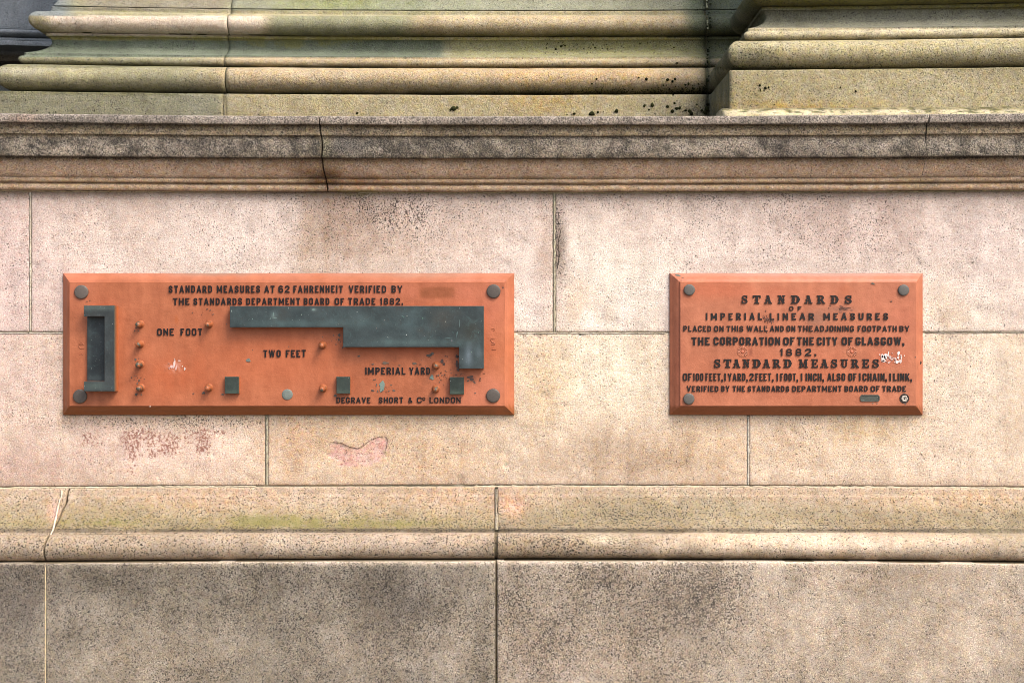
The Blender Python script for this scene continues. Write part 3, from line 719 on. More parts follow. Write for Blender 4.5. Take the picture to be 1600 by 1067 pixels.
# --- deep grey reveal beside the column base
YW = 1.05
wprof = [(YW, 3.6), (YW, Z(56.6, YW)), (YW + .01, Z(57.4, YW)), (YW - .012, Z(58.2, YW))] + arc(YW - .01, Z(63, YW), .018, .010, 60, -80, 6) + [(YW, Z(69, YW)), (YW + .02, Z(69.6, YW)), (YW - .012, Z(71, YW)), (YW - .012, Z(75, YW)), (YW + .02, Z(75.6, YW)), (YW - .03, Z(77, YW)), (YW - .03, Z(84.4, YW)), (YW + .06, Z(84.8, YW)), (YW + .06, Z(100, YW)), (YW + .2, Z(101, YW)), (YW + .2, Z(190, YW))]
def paint_reveal(V):
    px, py = pxy(V); g = fbm(V[:, 0], V[:, 2], 12, 95)
    c = np.tile(np.array([146., 154, 160]), (len(V), 1)) + (g - .5)[:, None] * 26
    w = (py > 84.6)[:, None]; c = np.where(w, np.array([104., 96, 84]), c)
    w = (py > 130)[:, None]; c = np.where(w, np.array([140., 146, 144]), c)
    z = np.zeros(len(V)); return finish(c), np.stack([z + .12, z, z], -1)
rv = sweep('recessed_panel', refine(wprof, r=.002, step=.02), straight(-XE - .4, X(300, YL), 0, .02), M_sand, paint_reveal, bld, back=YW + .4, seed=95)
rv['label'] = 'smooth bluish grey recessed panel with thin ledges left of the column base'

# ------------------------------------------------------------------ moss tufts and white spots on the bases
def front_y(prof, px_py, YB):
    """depth of the moulding's front at image height py"""
    py = CY - (prof[:, 1] - CZ) * PX * D / (D + YB + prof[:, 0])
    k = np.argmin(np.abs(py - px_py) + (prof[:, 0] > .13) * 50)
    return prof[k]
ALLP = np.concatenate([p_plinth[1:-6], p_torus, p_scotia, p_upper])
ico = bmesh.new(); bmesh.ops.create_icosphere(ico, subdivisions=1, radius=1)
IV = np.array([v.co[:] for v in ico.verts]); IFc = [[v.index for v in f.verts] for f in ico.faces]; ico.free()
mv, mf, mc = [], [], []
def tuft(px, py, r, YB=None, YY=None, rgb=(40, 42, 22)):
    YB = YL if YB is None else YB
    if YY is None:
        o, z = front_y(ALLP, py, YB); Yt = YB + o
    else: Yt = YY
    x = X(px, Yt); z = Z(py, Yt); R = r / PX * 1.15
    sc = np.array([R * rnd.uniform(.8, 1.25), R * .45, R * rnd.uniform(.7, 1.2)])
    V = IV * sc * (1 + (np.random.RandomState(len(mv)).rand(len(IV), 1) - .5) * .5) + np.array([x, Yt - R * .1, z])
    b = sum(len(q) for q in mv); mv.append(V); mf.extend([[i + b for i in f] for f in IFc])
    mc.append(flat_col(len(V), np.array(rgb) * rnd.uniform(.7, 1.4)))
for q in [(709, 170, 4), (714, 168.5, 2.6), (704, 172, 2.4), (720, 158, 1.5), (558, 177, 2), (925, 178, 4.2), (934, 176, 2), (963, 174, 2.8), (897, 178, 2.4), (1019, 165, 3.2), (1007, 166, 2.4), (1014, 172, 1.8),
          (1043, 167, 3.3), (1051, 174, 3.6), (1057, 170, 3.2), (1062, 169, 2.4), (1071, 173, 2.4), (1077, 174, 2.8), (1080, 178, 3.8), (1054, 162, 2.3), (1076, 155, 2.2), (1089, 164, 1.7), (1097, 173, 2.4), (1101, 176, 3.6), (1104, 170, 3.6), (1106, 163, 3.0),
          (1052, 149, 1.8), (1043, 125, 2.8), (1055, 124, 2.8), (1051, 127.5, 2.4), (1010, 124, 2.4), (998, 121.5, 1.8), (1076, 131, 2), (1071, 133, 2), (1091, 131, 1.4), (1058, 99, 1.8), (932, 124, 1.4), (937, 115, 1.4), (925, 131, 1.4),
          (868, 78, 2.2), (877, 73, 2.2), (883, 72, 2), (854, 76, 1.4), (852, 84, 1.2), (870, 87, 1.2), (901, 78, 1.6), (912, 77, 1.4), (930, 75, 1.6), (948, 70, 1.3), (961, 82, 1.2), (1033, 86, 1.6), (1022, 84, 1.6), (1028, 86, 1.4), (1045, 83, 1.2), (1053, 75, 1.5), (1000, 69, 1.4)]:
    tuft(*q)
for k in range(420):      # line of growth under the lower torus, denser to the right
    x = 1104 - abs(rnd.gauss(0, 150)); 
    if x < 640: continue
    y = 146.5 - abs(rnd.gauss(0, 2.2 + 4.0 * max(0, (x - 880) / 220)))
    if y > 118: tuft(x, y, rnd.uniform(.5, 1.3))
for k in range(90): tuft(rnd.uniform(850, 1070), rnd.uniform(66, 88), rnd.uniform(.4, 1.1))
for k in range(110):
    tuft(rnd.uniform(700, 1100), 105.5 - abs(rnd.gauss(0, 1)), rnd.uniform(.4, .9))
for k in range(30): tuft(rnd.uniform(200, 1100), rnd.uniform(172, 181), rnd.uniform(.4, 1.0))
for k in range(26): tuft(rnd.gauss(20, 60) + 60, rnd.uniform(170, 181), rnd.uniform(.5, 1.2))
for x, y, r in [(1187, 134, 1.6), (1196, 138, 1.8), (1201, 137, 1.4), (1188, 141, 1.2), (1313, 137, 1.3), (1337, 143, 1.5), (1210, 164, 1.2), (1150, 130, 1.3)]: tuft(x, y, r, YY=YR - .001)
for k in range(60): tuft(rnd.gauss(1180, 35) if k % 2 else rnd.uniform(1145, 1400), 106.5 - abs(rnd.gauss(0, 2)), rnd.uniform(.5, 1.2), YY=YR + .006)
for k in range(90): 
    x = rnd.uniform(1150, 1600); tuft(x, 171.5 + rnd.gauss(0, .8) - (x - 1400) * .008, rnd.uniform(.5, 1.3), YY=YR - .004, rgb=(60, 60, 34))
for k in range(50): tuft(1106 + rnd.gauss(0, 2), rnd.uniform(0, 178), rnd.uniform(.8, 2.0), rgb=(44, 50, 32))
moss = mesh('moss_tufts', np.concatenate(mv), mf, M_moss, base, np.concatenate(mc)); props(moss, kind='stuff', label='small black green moss tufts dotted over the sandstone')
def splat(parent, px, py, rx, ry, Yf, rgb, nm, seed, mat=None, thick=.0006, n=12):
    rr = random.Random(seed); c0 = (X(px, Yf), Yf - thick, Z(py, Yf)); V = [c0]; k = (D + Yf) / D / PX
    for q, yy in ((.8, -thick), (1, .0006)):
        for i in range(n):
            a = 2 * math.pi * i / n; f = 1 + rr.uniform(-.25, .2)
            if q == .8: rad = [f] if i == 0 else rad + [f]
            V.append((c0[0] + math.cos(a) * rx * k * q * rad[i], Yf + yy, c0[2] + math.sin(a) * ry * k * q * rad[i]))
    F = [[0, 1 + i, 1 + (i + 1) % n] for i in range(n)] + [[1 + i, 1 + n + i, 1 + n + (i + 1) % n, 1 + (i + 1) % n] for i in range(n)]
    F = [f[::-1] for f in F]
    return mesh(nm, V, F, mat or M_dull, parent, flat_col(len(V), rgb))
splat(base, 58.5, 103.6 + 6, 4.6, 2.2, YL + front_y(p_torus, 110, YL)[0] - .0005, (250, 250, 244), 'bird_dropping', 3)
splat(base, 1358, 69.5, 6, 2.8, YR + .018, (250, 250, 244), 'bird_dropping', 4)

# ------------------------------------------------------------------ lettering
RELIEF = .0022
# Tuscan slab letters drawn as strokes
def ribbon2(pts, w):
    """strip of quads along pts with widths w (list) -> convex quads"""
    out = []; P = [Vector(p) for p in pts]; L, R = [], []
    for i, p in enumerate(P):
        d = (P[min(i + 1, len(P) - 1)] - P[max(i - 1, 0)]).normalized(); n = Vector((-d.y, d.x)); ww = w[i] if isinstance(w, (list, tuple)) else w
        L.append(p + n * ww / 2); R.append(p - n * ww / 2)
    for i in range(len(P) - 1): out.append([R[i], R[i + 1], L[i + 1], L[i]])
    return out
c_ = .22
BW = {'M': 1.3, 'W': 1.5, 'E': .88, 'F': .85, 'L': .85, 'T': .95, 'J': .75, '1': .52, '&': 1.1, ',': .32, '.': .32, 'A': 1.12, 'N': 1.05, 'V': 1.05, 'Y': 1.08, 'K': 1.05, 'O': 1.02}
def S_(*p, w=1.0, sq=False): return (list(p), w, sq)
RB = lambda y0, y1, x0=0: [(x0, y1), (.72, y1), (.94, y1 - .07), (1, y1 - .17), (1, y0 + .17), (.94, y0 + .07), (.72, y0), (x0, y0)]
BG = {
 'A': [S_((0, 0), (.46, 1), w=.92, sq=True), S_((1, 0), (.54, 1), w=.92, sq=True), S_((.2, .26), (.8, .26), w=.8)],
 'B': [S_((0, 0), (0, 1), sq=True), S_(*RB(.52, 1), w=.85), S_(*RB(0, .52), w=.85)],
 'C': [S_((1, .68), (1, .84), (.88, .97), (.68, 1), (.32, 1), (.1, .96), (0, .82), (0, .18), (.1, .04), (.32, 0), (.68, 0), (.88, .03), (1, .16), (1, .32))],
 'D': [S_((0, 0), (0, 1), sq=True), S_((0, 1), (.6, 1), (.86, .93), (1, .76), (1, .24), (.86, .07), (.6, 0), (0, 0), w=.9)],
 'E': [S_((0, 0), (0, 1), sq=True), S_((0, 1), (1, 1), w=.85, sq=True), S_((0, .51), (.85, .51), w=.8), S_((0, 0), (1, 0), w=.85, sq=True)],
 'F': [S_((0, 0), (0, 1), sq=True), S_((0, 1), (1, 1), w=.85, sq=True), S_((0, .5), (.85, .5), w=.85)],
 'G': [S_((1, .72), (1, .85), (.88, .97), (.68, 1), (.32, 1), (.1, .96), (0, .82), (0, .18), (.1, .04), (.32, 0), (.68, 0), (.88, .03), (1, .16), (1, .42)), S_((.55, .42), (1.1, .42), w=.8)],
 'H': [S_((0, 0), (0, 1), sq=True), S_((1, 0), (1, 1), sq=True), S_((0, .5), (1, .5), w=.85)],
 'I': [S_((.5, 0), (.5, 1), sq=True)],
 'J': [S_((1, 1), (1, .18), (.85, .03), (.6, 0), (.3, 0), (.08, .05), (0, .24), sq=False), S_((1, .9), (1, 1), sq=True)],
 'K': [S_((0, 0), (0, 1), sq=True), S_((.1, .38), (.95, 1), w=.9, sq=True), S_((.38, .6), (1, 0), w=1, sq=True)],
 'L': [S_((0, 0), (0, 1), sq=True), S_((0, 0), (1, 0), w=.85, sq=True)],
 'M': [S_((0, 0), (0, 1), sq=True), S_((1, 0), (1, 1), sq=True), S_((.05, 1), (.48, .2), w=.8), S_((.95, 1), (.52, .2), w=.8)],
 'N': [S_((0, 0), (0, 1), w=.9, sq=True), S_((1, 0), (1, 1), w=.9, sq=True), S_((0, 1), (1, 0), w=.95)],
 'O': [S_((.5, 1), (.68, 1), (.9, .96), (1, .82), (1, .18), (.9, .04), (.68, 0), (.32, 0), (.1, .04), (0, .18), (0, .82), (.1, .96), (.32, 1), (.5, 1))],
 'P': [S_((0, 0), (0, 1), sq=True), S_(*RB(.44, 1), w=.88)],
 'R': [S_((0, 0), (0, 1), sq=True), S_(*RB(.46, 1), w=.88), S_((.55, .46), (1, 0), w=1, sq=True)],
 'S': [S_((.98, .7), (.95, .86), (.8, .97), (.62, 1), (.36, 1), (.12, .95), (.02, .8), (.04, .66), (.2, .56), (.8, .45), (.97, .34), (1, .2), (.88, .05), (.64, 0), (.38, 0), (.15, .03), (.03, .14), (0, .3), w=.95)],
 'T': [S_((.5, 0), (.5, 1), sq=True), S_((0, 1), (1, 1), w=.88, sq=True)],
 'U': [S_((0, 1), (0, .2), (.1, .05), (.32, 0), (.68, 0), (.9, .05), (1, .2), (1, 1)), S_((0, .9), (0, 1), sq=True), S_((1, .9), (1, 1), sq=True)],
 'V': [S_((0, 1), (.46, 0), w=.92, sq=True), S_((1, 1), (.54, 0), w=.92, sq=True)],
 'W': [S_((0, 1), (.24, 0), w=.85, sq=True), S_((.27, 0), (.49, 1), w=.75, sq=True), S_((.51, 1), (.73, 0), w=.85, sq=True), S_((.76, 0), (1, 1), w=.75, sq=True)],
 'Y': [S_((0, 1), (.5, .42), w=.92, sq=True), S_((1, 1), (.5, .42), w=.92, sq=True), S_((.5, 0), (.5, .5), sq=True)],
 '1': [S_((.9, 0), (.9, 1), sq=True), S_((.0, .72), (.8, .98), w=.7)],
 '2': [S_((0, .7), (.04, .86), (.2, .97), (.4, 1), (.68, 1), (.92, .93), (1, .76), (.92, .58), (.12, .14), (.04, 0)), S_((0, 0), (1, 0), w=.85, sq=True)],
 '6': [S_((.95, .84), (.8, .98), (.6, 1), (.36, 1), (.1, .94), (0, .76), (0, .2), (.1, .05), (.34, 0), (.68, 0), (.92, .05), (1, .2), (1, .4), (.88, .54), (.6, .58), (.3, .56), (.05, .46))],
 '8': [S_((.5, 1), (.68, 1), (.88, .95), (.94, .8), (.88, .6), (.66, .52), (.34, .52), (.12, .6), (.06, .8), (.12, .95), (.32, 1), (.5, 1), w=.82), S_((.5, .52), (.7, .52), (.92, .44), (1, .28), (.92, .06), (.68, 0), (.32, 0), (.08, .06), (0, .28), (.08, .44), (.3, .52), (.5, .52), w=.82)],
 '0': [S_((.5, 1), (.68, 1), (.9, .96), (1, .82), (1, .18), (.9, .04), (.68, 0), (.32, 0), (.1, .04), (0, .18), (0, .82), (.1, .96), (.32, 1), (.5, 1))],
 '&': [S_((1, 0), (.22, .72), (.2, .88), (.34, .98), (.52, .98), (.62, .86), (.56, .7), (.1, .36), (.02, .2), (.12, .04), (.38, 0), (.64, .06), (.9, .42), w=.8)],
 ',': [S_((.5, .08), (.5, -.06), w=1.1, sq=True), S_((.5, -.1), (.0, -.3), w=.6)],
 '.': [S_((.5, -.04), (.5, .1), w=1.15, sq=True)],
}
class Lines:
    def __init__(s): s.V = []; s.F = []; s.M = []; s.C = []; s.n = 0; s.done = []
    def cut(s):
        if s.n: s.done.append((s.V, s.F, s.M))
        s.V, s.F, s.M, s.n = [], [], [], 0
    def addw(s, txt, x0, x1, yt, yb, Yf, gap=.20, sw=.20):
        """block capitals between pixel columns x0..x1: strokes of one thickness whatever the width of the word"""
        Yt0 = Yf - RELIEF; H = Z(yt, Yt0) - Z(yb, Yt0); A, B = X(x0, Yt0), X(x1, Yt0); w = sw * H; G = gap * H
        wid = [(0 if c in 'I' else BW.get(c, 1.0)) for c in txt]
        fixed = sum(w for c in txt if c == 'I') + G * (len(txt) - 1)
        U = (B - A - fixed) / max(sum(wid), 1e-6) if sum(wid) else 0
        if U: w = min(w, .36 * U)
        fixed = sum(w for c in txt if c == 'I') + G * (len(txt) - 1); U = (B - A - fixed) / max(sum(wid), 1e-6) if sum(wid) else 0
        x = A
        for c, q in zip(txt, wid):
            gw = w if c == 'I' else U * q
            jx, jz, jr = rnd.uniform(-.0002, .0002), rnd.uniform(-.00025, .00025), rnd.uniform(-.02, .02)
            k = 0
            for pl in BG[c]:
                P = [(x + jx + w / 2 + u * (gw - w), Z(yb, Yt0) + jz + w * .47 + v * (H - w * .94) + (u - .5) * jr * gw) for u, v in pl[0]] if gw > w else [(x + gw / 2, Z(yb, Yt0) + w * .47 + v * (H - w * .94)) for u, v in pl[0]]
                ww = w * pl[1]
                if pl[2]:      # square ends: push the ends out by half a stroke
                    a, b = Vector(P[0]), Vector(P[1]); d = (a - b).normalized() * w * .47; P[0] = tuple(a + d)
                    a, b = Vector(P[-1]), Vector(P[-2]); d = (a - b).normalized() * w * .47; P[-1] = tuple(a + d)
                for quad in ribbon2(P, ww):
                    Q = [(p.x, p.y) for p in quad]
                    ar = sum(Q[m][0] * Q[(m + 1) % 4][1] - Q[(m + 1) % 4][0] * Q[m][1] for m in range(4))
                    if ar < 0: Q = Q[::-1]
                    s.prism(Q, Yt0 - k * .00005, Yf + .001); k += 1
            x += gw + G; s.cut()
    def prism(s, poly, Yt, Yf):
        """poly: list of (x,z) world, counter-clockwise seen from the camera"""
        n = len(poly); b = s.n
        s.V.append(np.array([(x, Yt, z) for x, z in poly] + [(x, Yf, z) for x, z in poly]))
        s.F.append([b + i for i in range(n)]); s.M.append(0)
        for i in range(n):
            j = (i + 1) % n; s.F.append([b + i, b + n + i, b + n + j, b + j]); s.M.append(1)
        s.n += 2 * n
    def build(s, parent, label, nm='lettering', m0=None):
        s.cut(); A = np.concatenate([v for V, F, M in s.done for v in V]); lo, hi = A.min(0), A.max(0)
        e = empty(nm, ((lo[0] + hi[0]) / 2, hi[1], lo[2]), parent); e['label'] = label
        for Vl, F, M in s.done:
            V = np.concatenate(Vl); c = flat_col(len(V), (18, 14, 16))
            back = V[:, 1] > V[:, 1].min() + RELIEF * .5
            c = np.where(back[:, None], flat_col(len(V), (190, 112, 80)), c)
            mesh('letter', V, F, [m0 or M_black, M_paintflat], e, c, fm=M, smooth=False)
        return e
M_paintflat = attr_material('paint on letter sides', 0.5, 0.0003, 330, 0.05, 0.35)
def rect(x0, y0, x1, y1): return [[Vector((x0, y0)), Vector((x1, y0)), Vector((x1, y1)), Vector((x0, y1))]]
def spur(x0, x1, y=.5, h=.1, t=.07):
    return [[Vector((x0, y - h)), Vector((x0, y + h)), Vector((x0 - t, y))][::-1] and [Vector((x0 - t, y)), Vector((x0, y - h)), Vector((x0, y + h))], [Vector((x1 + t, y)), Vector((x1, y + h)), Vector((x1, y - h))]]
SER = .13
def glyph(ch):
    g = []
    if ch == 'T':
        g += rect(0, .84, .82, 1) + rect(0, .66, .11, .86) + rect(.71, .66, .82, .86) + rect(.29, .0, .53, .9) + rect(.14, 0, .68, SER) + spur(.29, .53)
    elif ch == 'A':
        g += ribbon2([(.17, .04), (.42, .98)], .13) + ribbon2([(.45, .98), (.68, .04)], .25) + rect(.2, .28, .66, .40) + rect(0, 0, .34, SER) + rect(.46, 0, .92, SER) + rect(.26, .88, .56, 1) + [[Vector((.12, .5)), Vector((.28, .44)), Vector((.32, .56))]]
    elif ch == 'N':
        g += rect(.13, 0, .25, .95) + ribbon2([(.2, .97), (.7, .03)], .26) + rect(.63, .05, .75, 1) + rect(0, .87, .34, 1) + rect(0, 0, .38, SER) + rect(.5, .87, .88, 1) + spur(.13, .2, .5, .08, .07) + spur(.7, .75, .5, .08, .07)
    elif ch == 'D':
        pts = [(.36, .94)] + [(.40 + .33 * math.sin(math.pi * t), .5 + .44 * math.cos(math.pi * t)) for t in [i / 10 for i in range(1, 10)]] + [(.36, .06)]
        w = [.13] + [.13 + .12 * math.sin(math.pi * i / 10) for i in range(1, 10)] + [.13]
        g += rect(.12, .0, .35, 1) + ribbon2(pts, w) + rect(0, .87, .2, 1) + rect(0, 0, .2, SER) + spur(.12, .35) + spur(.6, .85, .5, .09, .05)
    elif ch == 'R':
        pts = [(.36, .94)] + [(.42 + .26 * math.sin(math.pi * t), .72 + .22 * math.cos(math.pi * t)) for t in [i / 8 for i in range(1, 8)]] + [(.36, .5)]
        w = [.12] + [.12 + .1 * math.sin(math.pi * i / 8) for i in range(1, 8)] + [.12]
        g += rect(.12, 0, .35, 1) + ribbon2(pts, w) + ribbon2([(.48, .5), (.62, .3), (.74, .07)], .22) + rect(0, .87, .2, 1) + rect(0, 0, .46, SER) + rect(.66, 0, .94, SER) + spur(.12, .2)
    elif ch == 'M':
        g += rect(.12, 0, .24, .95) + ribbon2([(.22, .97), (.52, .1)], .2) + ribbon2([(.54, .1), (.78, .97)], .1) + rect(.76, 0, .98, 1) + rect(0, .87, .3, 1) + rect(0, 0, .36, SER) + rect(.76, .87, 1.1, 1) + rect(.64, 0, 1.1, SER) + spur(.12, .98, .5, .08, .06)
    elif ch == 'E':
        g += rect(.12, 0, .35, 1) + rect(0, .87, .78, 1) + rect(0, 0, .8, SER) + rect(.3, .44, .58, .56) + rect(.67, .68, .78, .9) + rect(.69, .08, .8, .33) + rect(.52, .36, .61, .64) + spur(.12, .2)
    elif ch == 'U':
        pts = [(.24, .4)] + [(.46 - .22 * math.cos(math.pi * t), .30 - .22 * math.sin(math.pi * t)) for t in [i / 8 for i in range(9)]] + [(.68, .4)]
        g += rect(.13, .35, .36, 1) + ribbon2(pts, [.23, .22, .2, .18, .16, .15, .14, .13, .12, .12, .12]) + rect(.62, .35, .74, 1) + rect(0, .87, .48, 1) + rect(.5, .87, .88, 1) + spur(.13, .3) + spur(.66, .74, .5, .08, .06)
    elif ch == 'S':
        pts = [(.68, .74), (.60, .88), (.42, .94), (.22, .88), (.14, .74), (.24, .60), (.42, .51), (.62, .41), (.70, .26), (.60, .12), (.40, .06), (.20, .12), (.10, .28)]
        g += ribbon2(pts, [.1, .12, .13, .17, .21, .23, .24, .23, .21, .17, .13, .12, .1]) + rect(.62, .62, .74, .98) + rect(.04, .02, .16, .40)
    return g
GW = {'T': .82, 'A': .92, 'N': .88, 'D': .86, 'R': .94, 'M': 1.1, 'E': .8, 'U': .88, 'S': .8}
def slab(L, spec, yt, yb, Yf):
    for ch, x0, x1 in spec:
        w = GW[ch]; Yt0 = Yf - RELIEF
        for i, poly in enumerate(glyph(ch)):
            Yt = Yt0 - i * .00006
            P = [(X(x0, Yt0) + p.x / w * (X(x1, Yt0) - X(x0, Yt0)), Z(yb, Yt0) + p.y * (Z(yt, Yt0) - Z(yb, Yt0))) for p in poly]
            a = sum(P[k][0] * P[(k + 1) % len(P)][1] - P[(k + 1) % len(P)][0] * P[k][1] for k in range(len(P)))
            if a < 0: P = P[::-1]
            L.prism(P, Yt, Yf + .001)
        L.cut()

# ------------------------------------------------------------------ plaques
def plate(root, x0, y0, x1, y1, paint_extra, thick=.0295):
    """x0..y1: outline in photograph pixels on the wall plane"""
    rings = [(0, -.002), (0, .004), (.0012, .0062), (.004, .0075), (.0075, .0105), (.012, .0160), (.017, .0215), (.0205, .0235), (.0235, .0245), (.0242, .0250), (.0245, thick - .0008), (.0256, thick)]
    wx0, wx1, wz1, wz0 = X(x0), X(x1), Z(y0), Z(y1)
    def side(P, Q, inx, inz, n):
        V = []
        for a, h in rings:
            for k in range(n + 1):
                t = k / n
                p = Vector(P) + (Vector(Q) - Vector(P)) * t
                if k == 0: p = Vector(P) + Vector((inx[0] * a, inz[0] * a))
                elif k == n: p = Vector(Q) + Vector((inx[1] * a, inz[1] * a))
                else:
                    s = Vector(P) + Vector((inx[0] * a, inz[0] * a)); e = Vector(Q) + Vector((inx[1] * a, inz[1] * a)); p = s.lerp(e, t)
                V.append((p.x, -h, p.y))
        return V
    V, F = [], []
    sides = [((wx0, wz0), (wx1, wz0), (1, -1), (1, 1), 90), ((wx1, wz0), (wx1, wz1), (-1, -1), (1, -1), 40), ((wx1, wz1), (wx0, wz1), (-1, 1), (-1, -1), 90), ((wx0, wz1), (wx0, wz0), (1, 1), (-1, 1), 40)]
    for P, Q, ix, iz, n in sides:
        b = len(V); V += side(P, Q, ix, iz, n)
        for r in range(len(rings) - 1):
            for k in range(n):
                F.append([b + r * (n + 1) + k, b + r * (n + 1) + k + 1, b + (r + 1) * (n + 1) + k + 1, b + (r + 1) * (n + 1) + k])
    V = np.array(V); V[:, 1] += (fbm(V[:, 0], V[:, 2], 20, 3, 3) - .5) * .0012
    V[:, 2] += (fbm(V[:, 0], V[:, 1] * 3, 12, 4, 2) - .5) * .0012 * (V[:, 1] > -.02)
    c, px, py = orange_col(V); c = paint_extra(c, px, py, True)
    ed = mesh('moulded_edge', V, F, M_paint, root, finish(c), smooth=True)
    m = ed.data; m.update()
    a = .0256; nx = int((wx1 - wx0) / .0045); nz = int((wz1 - wz0) / .0045)
    gx = np.linspace(wx0 + a, wx1 - a, nx); gz = np.linspace(wz1 - a, wz0 + a, nz)
    GX, GZ = np.meshgrid(gx, gz); Vf = np.stack([GX, np.full_like(GX, -thick) + (fbm(GX, GZ, 12, 6, 3) - .5) * .0010, GZ], -1).reshape(-1, 3)
    idx = np.arange(nx * nz).reshape(nz, nx)
    Ff = np.stack([idx[:-1, :-1], idx[1:, :-1], idx[1:, 1:], idx[:-1, 1:]], -1).reshape(-1, 4).tolist()
    c, px, py = orange_col(Vf); c = paint_extra(c, px, py, False)
    mesh('plate', Vf, Ff, M_paint, root, finish(c))
TH = .0295
def extra_left(c, px, py, edge):
    lst = [(400, 427, 500, 7, (196, 128, 104), .9), (340, 426, 60, 4, (150, 130, 116), .8), (650, 430, 90, 5, (176, 140, 122), .7), (785, 560, 14, 80, (216, 128, 84), .5), (120, 450, 30, 30, (212, 128, 96), .6),
           (600, 455, 120, 14, (212, 126, 98), .6), (760, 470, 40, 40, (214, 126, 98), .6), (430, 560, 120, 40, (208, 112, 70), .5), (750, 610, 40, 20, (216, 132, 104), .7), (270, 590, 40, 25, (200, 98, 54), .6), (650, 545, 90, 10, (190, 92, 50), .5)]
    if edge: w = np.clip((py - 634) / 2, 0, 1)[:, None]; c = c * (1 - w) + np.array([150, 84, 40]) * w  # shade of the down-facing bottom bevel painted in as browner colour
    if not edge:
        lst += [(276, 500, 2.5, 6, (190, 96, 40), .7)]
    c = blobs(c, px, py, lst, 15)
    if not edge:
        w = 1 / (1 + np.exp((np.abs(px - 683) - 27) * .8)) / (1 + np.exp((np.abs(py - 457) - 8.5) * .9)) * (.45 + .8 * fbm(px, py, .12, 8)) * .9
        w = np.clip(w, 0, .95)[:, None]; c = c * (1 - w) + np.array([148, 82, 46]) * w
        w = np.exp(-(((px - 272) / 11) ** 2 + ((py - 573) / 8) ** 2)) * np.clip((fbm(px, py * .7, .35, 12) - .45) * 5, 0, 1); w = np.clip(w, 0, .8)[:, None]
        c = c * (1 - w) + np.array([226, 170, 158]) * w
    return c
def extra_right(c, px, py, edge):
    lst = [(1240, 428, 300, 6, (206, 136, 116), .9), (1290, 428, 120, 4, (168, 140, 128), .7), (1110, 450, 40, 14, (200, 108, 72), .7), (1180, 455, 90, 8, (202, 110, 76), .5), (1060, 550, 8, 90, (180, 104, 82), .3),
           (1240, 580, 120, 30, (210, 114, 76), .5), (1400, 500, 40, 40, (216, 124, 96), .4), (1320, 455, 8, 8, (188, 104, 66), .6)]
    if edge: w = np.clip((py - 634) / 2, 0, 1)[:, None]; c = c * (1 - w) + np.array([150, 84, 46]) * w  # bottom bevel tinted brown to imitate its underside shade
    if not edge:
        lst += [(1277, 498, 14, 10, (150, 110, 92), .6), (1316, 483, 18, 3, (110, 80, 70), .5), (1390, 560, 18, 10, (190, 92, 62), .6), (1173, 550, 2.5, 5, (120, 60, 42), .6)]
    return blobs(c, px, py, lst, 16)
def lathe(root, nm, px, py, Y0, prof, rgb, mat, n=28, tilt=None, colf=None, label=None):
    """prof: (radius, height towards the viewer)"""
    x, z = X(px, Y0), Z(py, Y0); V, F = [], []
    for r, h in prof:
        for i in range(n):
            a = 2 * math.pi * i / n; q = Vector((r * math.cos(a), -h, r * math.sin(a)))
            if tilt: q.z += tilt * h
            V.append((x + q.x, Y0 + q.y, z + q.z))
    for k in range(len(prof) - 1):
        for i in range(n):
            j = (i + 1) % n; F.append([k * n + i, k * n + j, (k + 1) * n + j, (k + 1) * n + i])
    F.append([(len(prof) - 1) * n + i for i in range(n)])
    V = np.array(V); c = flat_col(len(V), rgb) if colf is None else colf(V, (x, Y0, z))
    o = mesh(nm, V, F, mat, root, c)
    if label: o['label'] = label
    return o
def chips(root, lst, nm, label, Y0=None):
    V, F, C = [], [], []
    for i, (px, py, rx, ry, rgb) in enumerate(lst):
        rr = random.Random(i * 13 + 5); n = 11; Y = (-TH if Y0 is None else Y0) - .0012; b = len(V); k = (D + Y) / D / PX
        V.append((X(px, Y), Y, Z(py, Y)))
        rad = [1 + rr.uniform(-.42, .3) for _ in range(n)]; rot = rr.uniform(-.25, .25)
        for q, yy in ((.9, 0), (1, .0018)):
            for j in range(n):
                a = 2 * math.pi * j / n; ux, uz = math.cos(a) * rx * rad[j] * q, math.sin(a) * ry * rad[j] * q
                V.append((X(px, Y) + (ux * math.cos(rot) - uz * math.sin(rot)) * k, Y + yy, Z(py, Y) + (ux * math.sin(rot) + uz * math.cos(rot)) * k))
        F += [[b, b + 1 + (j + 1) % n, b + 1 + j] for j in range(n)] + [[b + 1 + j, b + 1 + (j + 1) % n, b + 1 + n + (j + 1) % n, b + 1 + n + j] for j in range(n)]
        f = rr.uniform(.85, 1.15)
        C.append(flat_col(1 + 2 * n, np.array(rgb) * f)); C[-1][1 + n:] *= .7
    o = mesh(nm, V, F, M_dull, root, np.concatenate(C), smooth=False); o['label'] = label; o['kind'] = 'stuff'; return o
